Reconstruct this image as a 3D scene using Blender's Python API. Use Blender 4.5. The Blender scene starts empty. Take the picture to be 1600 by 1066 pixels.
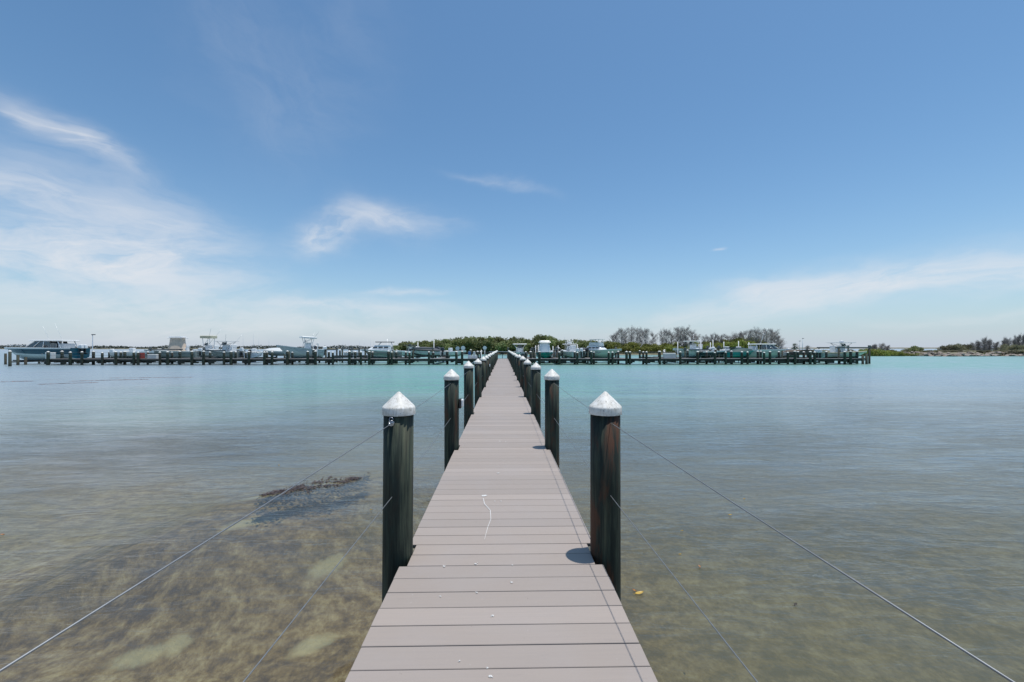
import bpy, math, random
from math import radians as R, sin, cos, pi, atan, atan2, hypot
from mathutils import Vector, Matrix, noise as mnoise

random.seed(11)
SC = bpy.context.scene
COL = SC.collection

# ------------------------------------------------------------------ camera
F = 685.0                  # focal length in pixels of a 1600 px wide picture
HOR = 543.5                # row of the horizon
YAW = math.atan(14.0 / F)  # turned slightly right of the walkway
CAM = Vector((0.008, 0.0, 2.05))
DECK = 0.717               # walkway surface above the water (z = 0)
cd = bpy.data.cameras.new('camera')
cam = bpy.data.objects.new('camera', cd)
COL.objects.link(cam)
cam.location = CAM
cam.rotation_euler = (R(90), 0, -YAW)
cd.sensor_width = 36.0
cd.lens = 36.0 * F / 1600.0
cd.shift_y = (HOR - 533.0) / 1600.0
cd.clip_start = 0.05
cd.clip_end = 9000
SC.camera = cam

def gx(px, Y):
    """world x of the thing seen at column px when it stands at world y = Y"""
    t = (px - 800.0) / F
    c, s = cos(YAW), sin(YAW)
    return CAM.x + Y * (t * c + s) / (c - t * s)

def dep(px, Y):
    return Y * cos(YAW) + (gx(px, Y) - CAM.x) * sin(YAW)

def gz(px, py, Y):
    return CAM.z + dep(px, Y) * (HOR - py) / F

def wpt(px, py, z=0.0):
    """point at height z seen at that pixel"""
    d = F * (CAM.z - z) / (py - HOR)
    lat = (px - 800.0) / F * d
    c, s = cos(YAW), sin(YAW)
    return (CAM.x + lat * c + d * s, d * c - lat * s)

# ------------------------------------------------------------------ node helpers
class NT:
    def __init__(self, tree):
        self.t = tree
        self.n = tree.nodes
        self.l = tree.links
    def new(self, typ, **kw):
        nd = self.n.new(typ)
        for k, v in kw.items():
            setattr(nd, k, v)
        return nd
    def put(self, sock, v):
        if v is None:
            return
        if isinstance(v, bpy.types.NodeSocket):
            self.l.new(v, sock)
        else:
            if isinstance(v, (tuple, list)) and len(v) == 3 and len(sock.default_value) == 4:
                v = (*v, 1)
            sock.default_value = v
    def m(self, op, a, b=None, c=None, clamp=False):
        nd = self.new('ShaderNodeMath', operation=op, use_clamp=clamp)
        for i, v in enumerate((a, b, c)):
            self.put(nd.inputs[i], v)
        return nd.outputs[0]
    def mix(self, f, a, b, blend='MIX'):
        nd = self.new('ShaderNodeMix', data_type='RGBA', blend_type=blend)
        self.put(nd.inputs[0], f); self.put(nd.inputs[6], a); self.put(nd.inputs[7], b)
        return nd.outputs[2]
    def ramp(self, v, stops, interp='LINEAR'):
        nd = self.new('ShaderNodeValToRGB')
        cr = nd.color_ramp
        cr.interpolation = interp
        while len(cr.elements) > len(stops):
            cr.elements.remove(cr.elements[-1])
        while len(cr.elements) < len(stops):
            cr.elements.new(1.0)
        for e, (p, c) in zip(cr.elements, stops):
            e.position = p
            e.color = (c, c, c, 1) if isinstance(c, (int, float)) else (*c, 1)
        self.put(nd.inputs[0], v)
        return nd.outputs[0]
    def smooth(self, v, a, b, lo=0.0, hi=1.0):
        nd = self.new('ShaderNodeMapRange', interpolation_type='SMOOTHSTEP')
        self.put(nd.inputs[0], v)
        nd.inputs[1].default_value = a; nd.inputs[2].default_value = b
        nd.inputs[3].default_value = lo; nd.inputs[4].default_value = hi
        return nd.outputs[0]
    def noise(self, vec, scale, detail=4, rough=0.5, dist=0.0, col=False):
        nd = self.new('ShaderNodeTexNoise')
        self.put(nd.inputs['Vector'], vec)
        nd.inputs['Scale'].default_value = scale
        nd.inputs['Detail'].default_value = detail
        nd.inputs['Roughness'].default_value = rough
        nd.inputs['Distortion'].default_value = dist
        return nd.outputs[1 if col else 0]
    def xyz(self, x=0.0, y=0.0, z=0.0):
        nd = self.new('ShaderNodeCombineXYZ')
        for i, v in enumerate((x, y, z)):
            self.put(nd.inputs[i], v)
        return nd.outputs[0]
    def sep(self, v):
        nd = self.new('ShaderNodeSeparateXYZ')
        self.put(nd.inputs[0], v)
        return nd.outputs
    def mapping(self, v, scale=(1, 1, 1), rot=(0, 0, 0), loc=(0, 0, 0)):
        nd = self.new('ShaderNodeMapping')
        self.put(nd.inputs[0], v)
        nd.inputs['Scale'].default_value = scale
        nd.inputs['Rotation'].default_value = rot
        nd.inputs['Location'].default_value = loc
        return nd.outputs[0]
    def vadd(self, a, b, op='ADD'):
        nd = self.new('ShaderNodeVectorMath', operation=op)
        self.put(nd.inputs[0], a); self.put(nd.inputs[1], b)
        return nd.outputs[0]
    def pos(self):
        return self.new('ShaderNodeNewGeometry').outputs['Position']
    def objc(self):
        return self.new('ShaderNodeTexCoord').outputs['Object']
    def rnd(self):
        return self.new('ShaderNodeObjectInfo').outputs['Random']
    def bump(self, h, strength=0.3, dist=0.01, normal=None):
        nd = self.new('ShaderNodeBump')
        nd.inputs['Strength'].default_value = strength
        nd.inputs['Distance'].default_value = dist
        self.put(nd.inputs['Height'], h)
        if normal is not None:
            self.put(nd.inputs['Normal'], normal)
        return nd.outputs[0]

# ------------------------------------------------------------------ world
SUN_DIR = Vector((0.170, 0.05, 1.0)).normalized()
SUN_EL = math.asin(SUN_DIR.z)
SUN_AZ = atan2(SUN_DIR.x, SUN_DIR.y)
w = bpy.data.worlds.new('World')
SC.world = w
w.use_nodes = True
W = NT(w.node_tree)
W.n.clear()
wout = W.new('ShaderNodeOutputWorld')
bg = W.new('ShaderNodeBackground')
bg.inputs[1].default_value = 0.11
sky = W.new('ShaderNodeTexSky', sky_type='NISHITA')
sky.sun_disc = False
sky.sun_elevation = SUN_EL
sky.sun_rotation = SUN_AZ
sky.altitude = 0
sky.air_density = 1.0
sky.dust_density = 0.6
sky.ozone_density = 1.6
dirv = W.new('ShaderNodeTexCoord').outputs['Generated']
dn = W.new('ShaderNodeVectorMath', operation='NORMALIZE')
W.put(dn.inputs[0], dirv)
dx, dy, dz = W.sep(dn.outputs[0])
az = W.m('ARCTAN2', dx, dy)
el = W.m('ARCSINE', dz)
warpn = W.noise(W.xyz(W.m('MULTIPLY', az, 2.2), W.m('MULTIPLY', el, 5.0), 0.3), 2.0, 4, 0.55, 0.0, col=True)
wx, wy, wz = W.sep(warpn)
azw = W.m('ADD', az, W.m('MULTIPLY', W.m('SUBTRACT', wx, 0.5), 0.20))
elw = W.m('ADD', el, W.m('MULTIPLY', W.m('SUBTRACT', wy, 0.5), 0.075))

def px2dir(px, py):
    a = atan((px - 800) / F)
    return a + YAW, atan((HOR - py) / F * cos(a))

# cirrus streaks: (centre column, centre row, end column, end row, half width rows, opacity, fibre stretch)
WISPS = [
    (-80, 400, 370, 412, 34, 1.0, 5),
    (-60, 375, 250, 385, 16, 0.55, 6),
    (-80, 288, 330, 356, 30, 0.62, 5),
    (-60, 262, 110, 300, 22, 0.40, 5),
    (30, 166, 200, 262, 13, 0.95, 3),
    (-60, 215, 260, 300, 30, 0.10, 4),
    (-80, 452, 420, 462, 22, 0.50, 6),
    (-80, 500, 560, 500, 26, 0.45, 6),
    (380, 470, 690, 482, 11, 0.62, 7),
    (560, 458, 700, 455, 5, 0.45, 6),
    (180, 505, 900, 512, 20, 0.42, 6),
    (450, 388, 575, 342, 18, 0.85, 3),
    (550, 328, 690, 356, 19, 0.80, 3),
    (715, 275, 850, 302, 6, 0.30, 4),
    (330, -60, 450, 240, 60, 0.09, 5),
    (600, -60, 440, 250, 55, 0.07, 5),
    (1180, 470, 1680, 392, 22, 0.75, 6),
    (1130, 460, 1330, 438, 14, 0.55, 5),
    (1300, 455, 1700, 415, 15, 0.50, 5),
    (950, 515, 1300, 462, 26, 0.48, 5),
    (1105, 388, 1130, 383, 3, 0.60, 2),
    (1380, 500, 1700, 490, 6, 0.35, 5),
]
def fibres(deg, sx, sy, off):
    th = R(deg)
    u = W.m('ADD', W.m('MULTIPLY', azw, cos(th)), W.m('MULTIPLY', elw, sin(th)))
    v = W.m('SUBTRACT', W.m('MULTIPLY', elw, cos(th)), W.m('MULTIPLY', azw, sin(th)))
    return W.smooth(W.noise(W.xyz(W.m('MULTIPLY', u, sx), W.m('MULTIPLY', v, sy), off), 1.0, 6, 0.60, 0.5), 0.18, 0.78)
FIB = [(-9, fibres(-9, 4.5, 30, 1.7)), (11, fibres(11, 6.0, 36, 5.1)), (-62, fibres(-62, 3.5, 22, 9.3)), (32, fibres(32, 10, 34, 2.2))]
PUFF = W.smooth(W.noise(W.xyz(W.m('MULTIPLY', azw, 9.0), W.m('MULTIPLY', elw, 20.0), 4.4), 1.0, 6, 0.62, 0.2), 0.30, 0.60)
tot = None
for i, (x0, y0, x1, y1, hw, op, st) in enumerate(WISPS):
    a0, e0 = px2dir(x0, y0)
    a1, e1 = px2dir(x1, y1)
    ca, ce = (a0 + a1) / 2, (e0 + e1) / 2
    ln = hypot(a1 - a0, e1 - e0) / 2
    th = atan2(e1 - e0, a1 - a0)
    sw = hw / F
    du = W.m('SUBTRACT', azw, ca)
    dv = W.m('SUBTRACT', elw, ce)
    uu = W.m('ADD', W.m('MULTIPLY', du, cos(th)), W.m('MULTIPLY', dv, sin(th)))
    vv = W.m('SUBTRACT', W.m('MULTIPLY', dv, cos(th)), W.m('MULTIPLY', du, sin(th)))
    q = W.m('ADD', W.m('POWER', W.m('ABSOLUTE', W.m('DIVIDE', uu, ln * 1.0)), 3.0),
            W.m('POWER', W.m('ABSOLUTE', W.m('DIVIDE', vv, sw)), 2.0))
    msk = W.m('POWER', 2.718, W.m('MULTIPLY', q, -1.0))
    nz = W.m('ADD', W.m('MULTIPLY', min(FIB, key=lambda f: abs(f[0] - math.degrees(th)))[1], 0.62), W.m('MULTIPLY', PUFF, 0.42))
    k = W.m('MULTIPLY', W.m('MULTIPLY', msk, nz), op)
    # screen blend so that overlapping veils never clip
    tot = k if tot is None else W.m('SUBTRACT', W.m('ADD', tot, k), W.m('MULTIPLY', tot, k))
skyc = W.mix(1.0, sky.outputs[0], (0.81, 1.09, 1.19), 'MULTIPLY')
hz = W.m('POWER', 2.718, W.m('DIVIDE', W.m('MAXIMUM', el, 0.0), -0.10))
skyc = W.mix(W.m('MULTIPLY', hz, 0.80), skyc, (5.15, 5.62, 6.85))
skyc = W.mix(tot, skyc, (7.1, 7.25, 7.6))
W.put(bg.inputs[0], skyc)
W.l.new(bg.outputs[0], wout.inputs[0])

# ------------------------------------------------------------------ sun
sd = bpy.data.lights.new('sun', 'SUN')
sd.energy = 3.6
sd.angle = R(0.53)
sd.color = (1.0, 0.965, 0.91)
so = bpy.data.objects.new('sun', sd)
COL.objects.link(so)
so.rotation_euler = (-SUN_DIR).to_track_quat('-Z', 'Y').to_euler()
so.location = (5, 5, 40)

SC.view_settings.view_transform = 'Standard'
SC.view_settings.look = 'None'
SC.view_settings.exposure = 0.0
SC.view_settings.gamma = 1.0
SC.cycles.max_bounces = 6
SC.cycles.diffuse_bounces = 2
SC.cycles.glossy_bounces = 3
SC.cycles.transparent_max_bounces = 12
SC.cycles.use_denoising = True
SC.cycles.caustics_reflective = False
SC.cycles.caustics_refractive = False

# ------------------------------------------------------------------ materials
def mat(name, fn):
    m = bpy.data.materials.new(name)
    m.use_nodes = True
    t = NT(m.node_tree)
    t.n.clear()
    out = t.new('ShaderNodeOutputMaterial')
    s = fn(t)
    t.l.new(s, out.inputs[0])
    return m

def princ(t, col, rough=0.5, metal=0.0, normal=None, spec=0.5, **kw):
    p = t.new('ShaderNodeBsdfPrincipled')
    t.put(p.inputs['Base Color'], col)
    t.put(p.inputs['Roughness'], rough)
    p.inputs['Metallic'].default_value = metal
    p.inputs['Specular IOR Level'].default_value = spec
    if normal is not None:
        t.put(p.inputs['Normal'], normal)
    for k, v in kw.items():
        t.put(p.inputs[k.replace('_', ' ')], v)
    return p.outputs[0]

def simple(name, col, rough=0.5, metal=0.0, var=0.15, scale=3.0, spec=0.5, bump=0.0):
    """paint / plastic / metal with a little procedural dirt and unevenness"""
    def fn(t):
        n = t.noise(t.objc(), scale, 5, 0.6)
        k = t.smooth(n, 0.3, 0.75)
        c = t.mix(t.m('MULTIPLY', k, var), col, tuple(x * 0.45 for x in col))
        nm = t.bump(t.noise(t.objc(), scale * 12, 3), bump, 0.01) if bump else None
        return princ(t, c, rough, metal, nm, spec)
    return mat(name, fn)

def f_deck(t):
    P = t.pos()
    x, y, z = t.sep(P)
    idx = t.m('FLOOR', t.m('DIVIDE', t.m('ADD', y, 1.5), 0.1445))
    wn = t.new('ShaderNodeTexWhiteNoise', noise_dimensions='1D')
    t.put(wn.inputs['W'], idx)
    base = t.ramp(wn.outputs[0], [(0, (0.335, 0.282, 0.245)), (0.5, (0.368, 0.307, 0.264)), (1, (0.408, 0.342, 0.296))])
    grain = t.noise(t.mapping(P, (3, 90, 3)), 1.0, 5, 0.6)
    base = t.mix(t.smooth(grain, 0.35, 0.75, 0, 0.13), base, (0.24, 0.215, 0.21))
    blot = t.noise(P, 1.4, 5, 0.6, 0.5)
    base = t.mix(t.smooth(blot, 0.4, 0.7, 0, 0.20), base, (0.38, 0.345, 0.335))
    spk = t.noise(P, 55.0, 3, 0.6)
    base = t.mix(t.smooth(spk, 0.70, 0.78, 0, 0.35), base, (0.55, 0.52, 0.50))
    dk = t.noise(t.vadd(P, (7, 3, 0)), 38.0, 3, 0.6)
    base = t.mix(t.smooth(dk, 0.71, 0.79, 0, 0.45), base, (0.12, 0.10, 0.09))
    sc = t.noise(t.mapping(P, (0.8, 7, 1), (0, 0, 0.4)), 5.0, 6, 0.65)
    base = t.mix(t.smooth(sc, 0.60, 0.75, 0, 0.18), base, (0.22, 0.195, 0.19))
    return princ(t, base, 0.62, 0, t.bump(grain, 0.22, 0.004), 0.35)
M_DECK = mat('grey composite decking', f_deck)

def f_dock(t):
    P = t.pos()
    n = t.noise(t.mapping(P, (7, 1, 1)), 1.0, 4)
    return princ(t, t.mix(n, (0.13, 0.12, 0.115), (0.22, 0.205, 0.195)), 0.7)
M_DOCK = mat('weathered dock decking', f_dock)

def f_timber(t):
    P = t.pos()
    n = t.noise(t.mapping(P, (3, 3, 12)), 2.0, 5, 0.6)
    c = t.mix(n, (0.014, 0.016, 0.013), (0.045, 0.046, 0.036))
    return princ(t, c, 0.85, 0, t.bump(n, 0.4, 0.01))
M_TIMBER = mat('dark treated timber', f_timber)

def f_pile(t, rustk=1.0, lightk=1.0, dark=1.0):
    o = t.objc()
    r = t.rnd()
    off = t.xyz(t.m('MULTIPLY', r, 31.0), t.m('MULTIPLY', r, 17.0), t.m('MULTIPLY', r, 9.0))
    v = t.vadd(o, off)
    streak = t.noise(t.mapping(v, (22, 22, 1.3)), 1.0, 7, 0.65, 0.3)
    fine = t.noise(t.mapping(v, (120, 120, 5)), 1.0, 4, 0.6)
    blot = t.noise(t.mapping(v, (7, 7, 2.2)), 1.0, 4, 0.6, 0.6)
    c = t.ramp(streak, [(0.32, (0.006, 0.009, 0.007)), (0.47, (0.026 * dark, 0.038 * dark, 0.028 * dark)), (0.58, (0.060 * lightk, 0.072 * lightk, 0.048 * lightk)), (0.75, (0.13 * lightk, 0.13 * lightk, 0.08 * lightk))])
    c = t.mix(t.smooth(fine, 0.5, 0.75, 0, 0.6), c, (0.012, 0.014, 0.010))
    c = t.mix(t.smooth(blot, 0.52, 0.70, 0, 0.5), c, (0.022, 0.045, 0.040))
    x, y, z = t.sep(o)
    # rusty brown weathering, only strong on some of the pilings
    rust = t.noise(t.mapping(v, (9, 9, 2.0), (0, 0, 0), (4, 2, 8)), 1.0, 5, 0.6, 0.5)
    rk = t.m('MULTIPLY', t.smooth(rust, 0.50, 0.64), t.smooth(r, 0.3, 0.9, 0.2 * rustk, 0.8 * rustk), clamp=True)
    c = t.mix(rk, c, (0.088, 0.036, 0.018))
    wet = t.smooth(z, 0.05, 0.35, 0.75, 0.0)
    c = t.mix(wet, c, (0.018, 0.017, 0.012))
    crack = t.noise(t.mapping(v, (60, 60, 0.9)), 1.0, 3, 0.7)
    h = t.m('ADD', streak, t.m('MULTIPLY', t.smooth(crack, 0.62, 0.70), -0.8))
    return princ(t, c, 0.72, 0, t.bump(t.m('ADD', h, fine), 0.55, 0.006), 0.35)
M_PILE = mat('dark green treated piling wood', f_pile)
M_PILE_RUST = mat('rust stained blackened piling wood', lambda t: f_pile(t, 4.0, 0.8, 0.6))
M_PILE_MOSS = mat('olive weathered piling wood', lambda t: f_pile(t, 0.3, 1.1, 0.8))

def f_cap(t):
    o = t.objc(); r = t.rnd()
    v = t.vadd(o, t.xyz(t.m('MULTIPLY', r, 11.0), t.m('MULTIPLY', r, 7.0), 0.0))
    n = t.noise(v, 22, 6, 0.65)
    c = t.mix(t.smooth(n, 0.38, 0.60, 0, 0.8), (0.88, 0.85, 0.79), (0.68, 0.64, 0.57))
    n2 = t.noise(v, 40, 3, 0.5)
    c = t.mix(t.smooth(n2, 0.60, 0.66, 0, 0.7), c, (0.92, 0.90, 0.86))
    n3 = t.noise(t.mapping(v, (60, 60, 9)), 1.0, 4, 0.6)
    c = t.mix(t.smooth(n3, 0.50, 0.68, 0, 0.5), c, (0.36, 0.34, 0.29))
    n4 = t.noise(v, 75, 2, 0.5)
    c = t.mix(t.smooth(n4, 0.66, 0.70, 0, 0.6), c, (0.16, 0.15, 0.13))
    return princ(t, c, 0.5, 0, t.bump(n2, 0.25, 0.003), 0.4)
M_CAP = mat('weathered white plastic cap', f_cap)

M_CABLE = simple('stainless cable', (0.26, 0.27, 0.28), 0.5, 0.5, 0.4, 30)
M_STEEL = simple('polished stainless steel', (0.55, 0.56, 0.60), 0.2, 1.0, 0.2, 20)
M_ALU = simple('white powder coated aluminium', (0.84, 0.84, 0.83), 0.35, 0.1, 0.15, 4)
M_WHITE = simple('white gelcoat', (0.88, 0.88, 0.87), 0.22, 0, 0.12, 2)
M_OFFWH = simple('off white gelcoat', (0.78, 0.78, 0.74), 0.25, 0, 0.18, 2)
M_CREAM = simple('cream canvas', (0.62, 0.57, 0.40), 0.8, 0, 0.2, 3)
M_TAN = simple('tan canvas', (0.76, 0.61, 0.48), 0.85, 0, 0.35, 4, bump=0.3)
M_NAVY = simple('dark teal navy gelcoat', (0.014, 0.085, 0.125), 0.18, 0, 0.1, 2)
M_AQUA = simple('pale aqua gelcoat', (0.56, 0.64, 0.64), 0.25, 0, 0.12, 2)
M_PGREEN = simple('pale green gelcoat', (0.60, 0.66, 0.58), 0.3, 0, 0.15, 2)
M_GGREY = simple('grey green hull paint', (0.27, 0.31, 0.29), 0.5, 0, 0.25, 2)
M_TEAL = simple('bright teal gelcoat', (0.02, 0.33, 0.29), 0.35, 0, 0.2, 2)
M_DTEAL = simple('dark teal bottom paint', (0.012, 0.05, 0.05), 0.6, 0, 0.2, 2)
M_PBLUE = simple('pale blue gelcoat', (0.55, 0.64, 0.76), 0.3, 0, 0.15, 2)
M_LGREY = simple('light grey hull', (0.66, 0.68, 0.70), 0.3, 0, 0.15, 2)
M_BLACK = simple('black rubber and trim', (0.018, 0.018, 0.02), 0.4, 0, 0.2, 4)
M_DGREY = simple('dark grey canvas', (0.06, 0.065, 0.075), 0.7, 0, 0.2, 4)
M_GLASS = simple('tinted window glass', (0.07, 0.09, 0.105), 0.05, 0, 0.0, 1, spec=0.9)
M_SEAT = simple('tan vinyl seat', (0.40, 0.22, 0.12), 0.6, 0, 0.2, 4)
M_BLUE = simple('blue plastic', (0.05, 0.20, 0.45), 0.4, 0, 0.15, 4)
M_RED = simple('faded red plastic', (0.30, 0.05, 0.035), 0.5, 0, 0.2, 4)
M_DROP = simple('bird dropping', (0.66, 0.64, 0.61), 0.7, 0, 0.1, 60)
M_CLOTH = simple('brown canopy cloth', (0.13, 0.105, 0.08), 0.9, 0, 0.3, 3)

def f_leafpile(c0, c1, c2):
    def fn(t):
        P = t.pos(); r = t.rnd()
        n = t.noise(P, 0.9, 4, 0.6)
        c = t.ramp(n, [(0.3, c0), (0.5, c1), (0.72, c2)])
        hsv = t.new('ShaderNodeHueSaturation')
        t.put(hsv.inputs['Color'], c)
        t.put(hsv.inputs['Value'], t.smooth(r, 0, 1, 0.7, 1.25))
        t.put(hsv.inputs['Hue'], t.smooth(r, 0, 1, 0.485, 0.51))
        p = princ(t, hsv.outputs[0], 0.55, 0, None, 0.3)
        tr = t.new('ShaderNodeBsdfTranslucent')
        t.put(tr.inputs[0], hsv.outputs[0])
        mx = t.new('ShaderNodeMixShader')
        mx.inputs[0].default_value = 0.3
        t.l.new(p, mx.inputs[1]); t.l.new(tr.outputs[0], mx.inputs[2])
        return mx.outputs[0]
    return fn
M_MANG = mat('mangrove leaves', f_leafpile((0.12, 0.145, 0.055), (0.22, 0.25, 0.095), (0.36, 0.37, 0.16)))
M_YELG = mat('yellow green leaves', f_leafpile((0.15, 0.17, 0.04), (0.27, 0.29, 0.06), (0.40, 0.40, 0.12)))
M_OLIV = mat('dry olive leaves', f_leafpile((0.17, 0.165, 0.10), (0.26, 0.25, 0.155), (0.38, 0.35, 0.22)))
M_PINE = mat('grey brown pine twigs', f_leafpile((0.23, 0.21, 0.20), (0.34, 0.32, 0.305), (0.46, 0.43, 0.41)))
M_PALM = mat('palm fronds', f_leafpile((0.030, 0.040, 0.020), (0.05, 0.065, 0.03), (0.09, 0.10, 0.05)))
M_FAR = mat('far shore foliage', f_leafpile((0.055, 0.070, 0.055), (0.075, 0.092, 0.070), (0.10, 0.115, 0.09)))
M_BARK = simple('grey bark', (0.30, 0.27, 0.25), 0.9, 0, 0.5, 4, bump=0.4)

def f_rock(t):
    P = t.pos(); r = t.rnd()
    n = t.noise(P, 1.8, 6, 0.65)
    c = t.ramp(n, [(0.3, (0.10, 0.075, 0.06)), (0.5, (0.21, 0.165, 0.13)), (0.7, (0.32, 0.265, 0.215))])
    c = t.mix(t.smooth(r, 0.0, 1.0, 0.0, 0.55), c, (0.46, 0.40, 0.36))
    return princ(t, c, 0.9, 0, t.bump(n, 0.6, 0.1))
M_ROCK = mat('sandstone rock', f_rock)

def f_land(t):
    P = t.pos()
    n = t.noise(P, 0.25, 6, 0.6)
    c = t.ramp(n, [(0.35, (0.09, 0.085, 0.045)), (0.5, (0.17, 0.155, 0.09)), (0.65, (0.29, 0.245, 0.18))])
    return princ(t, c, 0.95, 0, t.bump(n, 0.6, 0.3))
M_LAND = mat('dry sandy ground', f_land)

# seabed: sand with seagrass and algae
PALE = []
for (px, py, a, b, rot) in [(440, 758, 0.70, 0.42, 0.5), (500, 744, 0.95, 0.42, 0.5), (280, 1008, 0.13, 0.09, 0.5), (225, 1020, 0.30, 0.10, 0.4), (512, 920, 0.24, 0.11, 0.9), (395, 890, 0.42, 0.14, 0.6),
                            (490, 1000, 0.22, 0.12, 0.7)]:
    X, Y = wpt(px, py, -0.30 if 400 < px < 600 and 730 < py < 790 else -0.95)
    PALE.append((X, Y, a, b, rot))
def f_seabed(t):
    P = t.pos()
    x, y, z = t.sep(P)
    wv = t.noise(P, 1.3, 3, 0.5, 0, col=True)
    Pw = t.vadd(P, t.vadd(t.vadd(wv, (-0.5, -0.5, -0.5)), (0.28, 0.28, 0.0), 'MULTIPLY'))
    Ps = t.mapping(Pw, (1.0, 1.3, 1.0), (0, 0, R(32)))
    big = t.noise(Ps, 0.50, 3, 0.5)
    med = t.noise(Ps, 4.3, 7, 0.64, 0.0)
    fin = t.noise(t.mapping(P, (1.5, 1, 1), (0, 0, R(-35))), 13.0, 4, 0.65, 0.3)
    g = t.m('ADD', t.m('ADD', t.m('MULTIPLY', big, 0.50), t.m('MULTIPLY', med, 1.20)), t.m('MULTIPLY', fin, 0.58))
    c = t.ramp(t.m('MULTIPLY', g, 0.5), [(0.47, (0.080, 0.060, 0.042)), (0.53, (0.130, 0.099, 0.060)), (0.585, (0.195, 0.152, 0.088)), (0.645, (0.265, 0.226, 0.142)), (0.73, (0.37, 0.34, 0.24))])
    green = t.noise(t.mapping(P, (0.4, 0.4, 0.4), (0, 0, 0), (11, 3, 0)), 0.8, 3)
    side = t.m('MAXIMUM', t.smooth(green, 0.45, 0.65, 0, 0.55), t.smooth(x, 0.0, 3.0, 0, 0.75))
    c = t.mix(side, c, t.mix(0.5, c, (0.12, 0.15, 0.085)))
    lo = t.m('MULTIPLY', t.smooth(x, -1.0, 2.0, 0.0, 0.55), t.smooth(y, 1.0, 6.0, 1.0, 0.3))
    c = t.mix(lo, c, (0.125, 0.126, 0.078))
    c = t.mix(t.smooth(y, 4.0, 13.0, 0, 0.42), c, (0.36, 0.35, 0.31))
    # named bare sand patches
    pm = None
    for (X, Y, a, b, rot) in PALE:
        du = t.m('SUBTRACT', t.sep(Pw)[0], X); dv = t.m('SUBTRACT', t.sep(Pw)[1], Y)
        u = t.m('ADD', t.m('MULTIPLY', du, cos(rot)), t.m('MULTIPLY', dv, sin(rot)))
        v = t.m('SUBTRACT', t.m('MULTIPLY', dv, cos(rot)), t.m('MULTIPLY', du, sin(rot)))
        q = t.m('ADD', t.m('POWER', t.m('DIVIDE', u, a), 2.0), t.m('POWER', t.m('DIVIDE', v, b), 2.0))
        k = t.smooth(t.m('ADD', q, t.m('MULTIPLY', t.m('SUBTRACT', fin, 0.5), 2.6)), 0.1, 1.6, 1, 0)
        pm = k if pm is None else t.m('MAXIMUM', pm, k)
    c = t.mix(t.m('MULTIPLY', pm, 0.52), c, (0.46, 0.48, 0.36))
    return princ(t, c, 0.95, 0, t.bump(t.m('ADD', med, fin), 0.5, 0.05), 0.1)
M_SEABED = mat('sand and seagrass bed', f_seabed)

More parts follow.
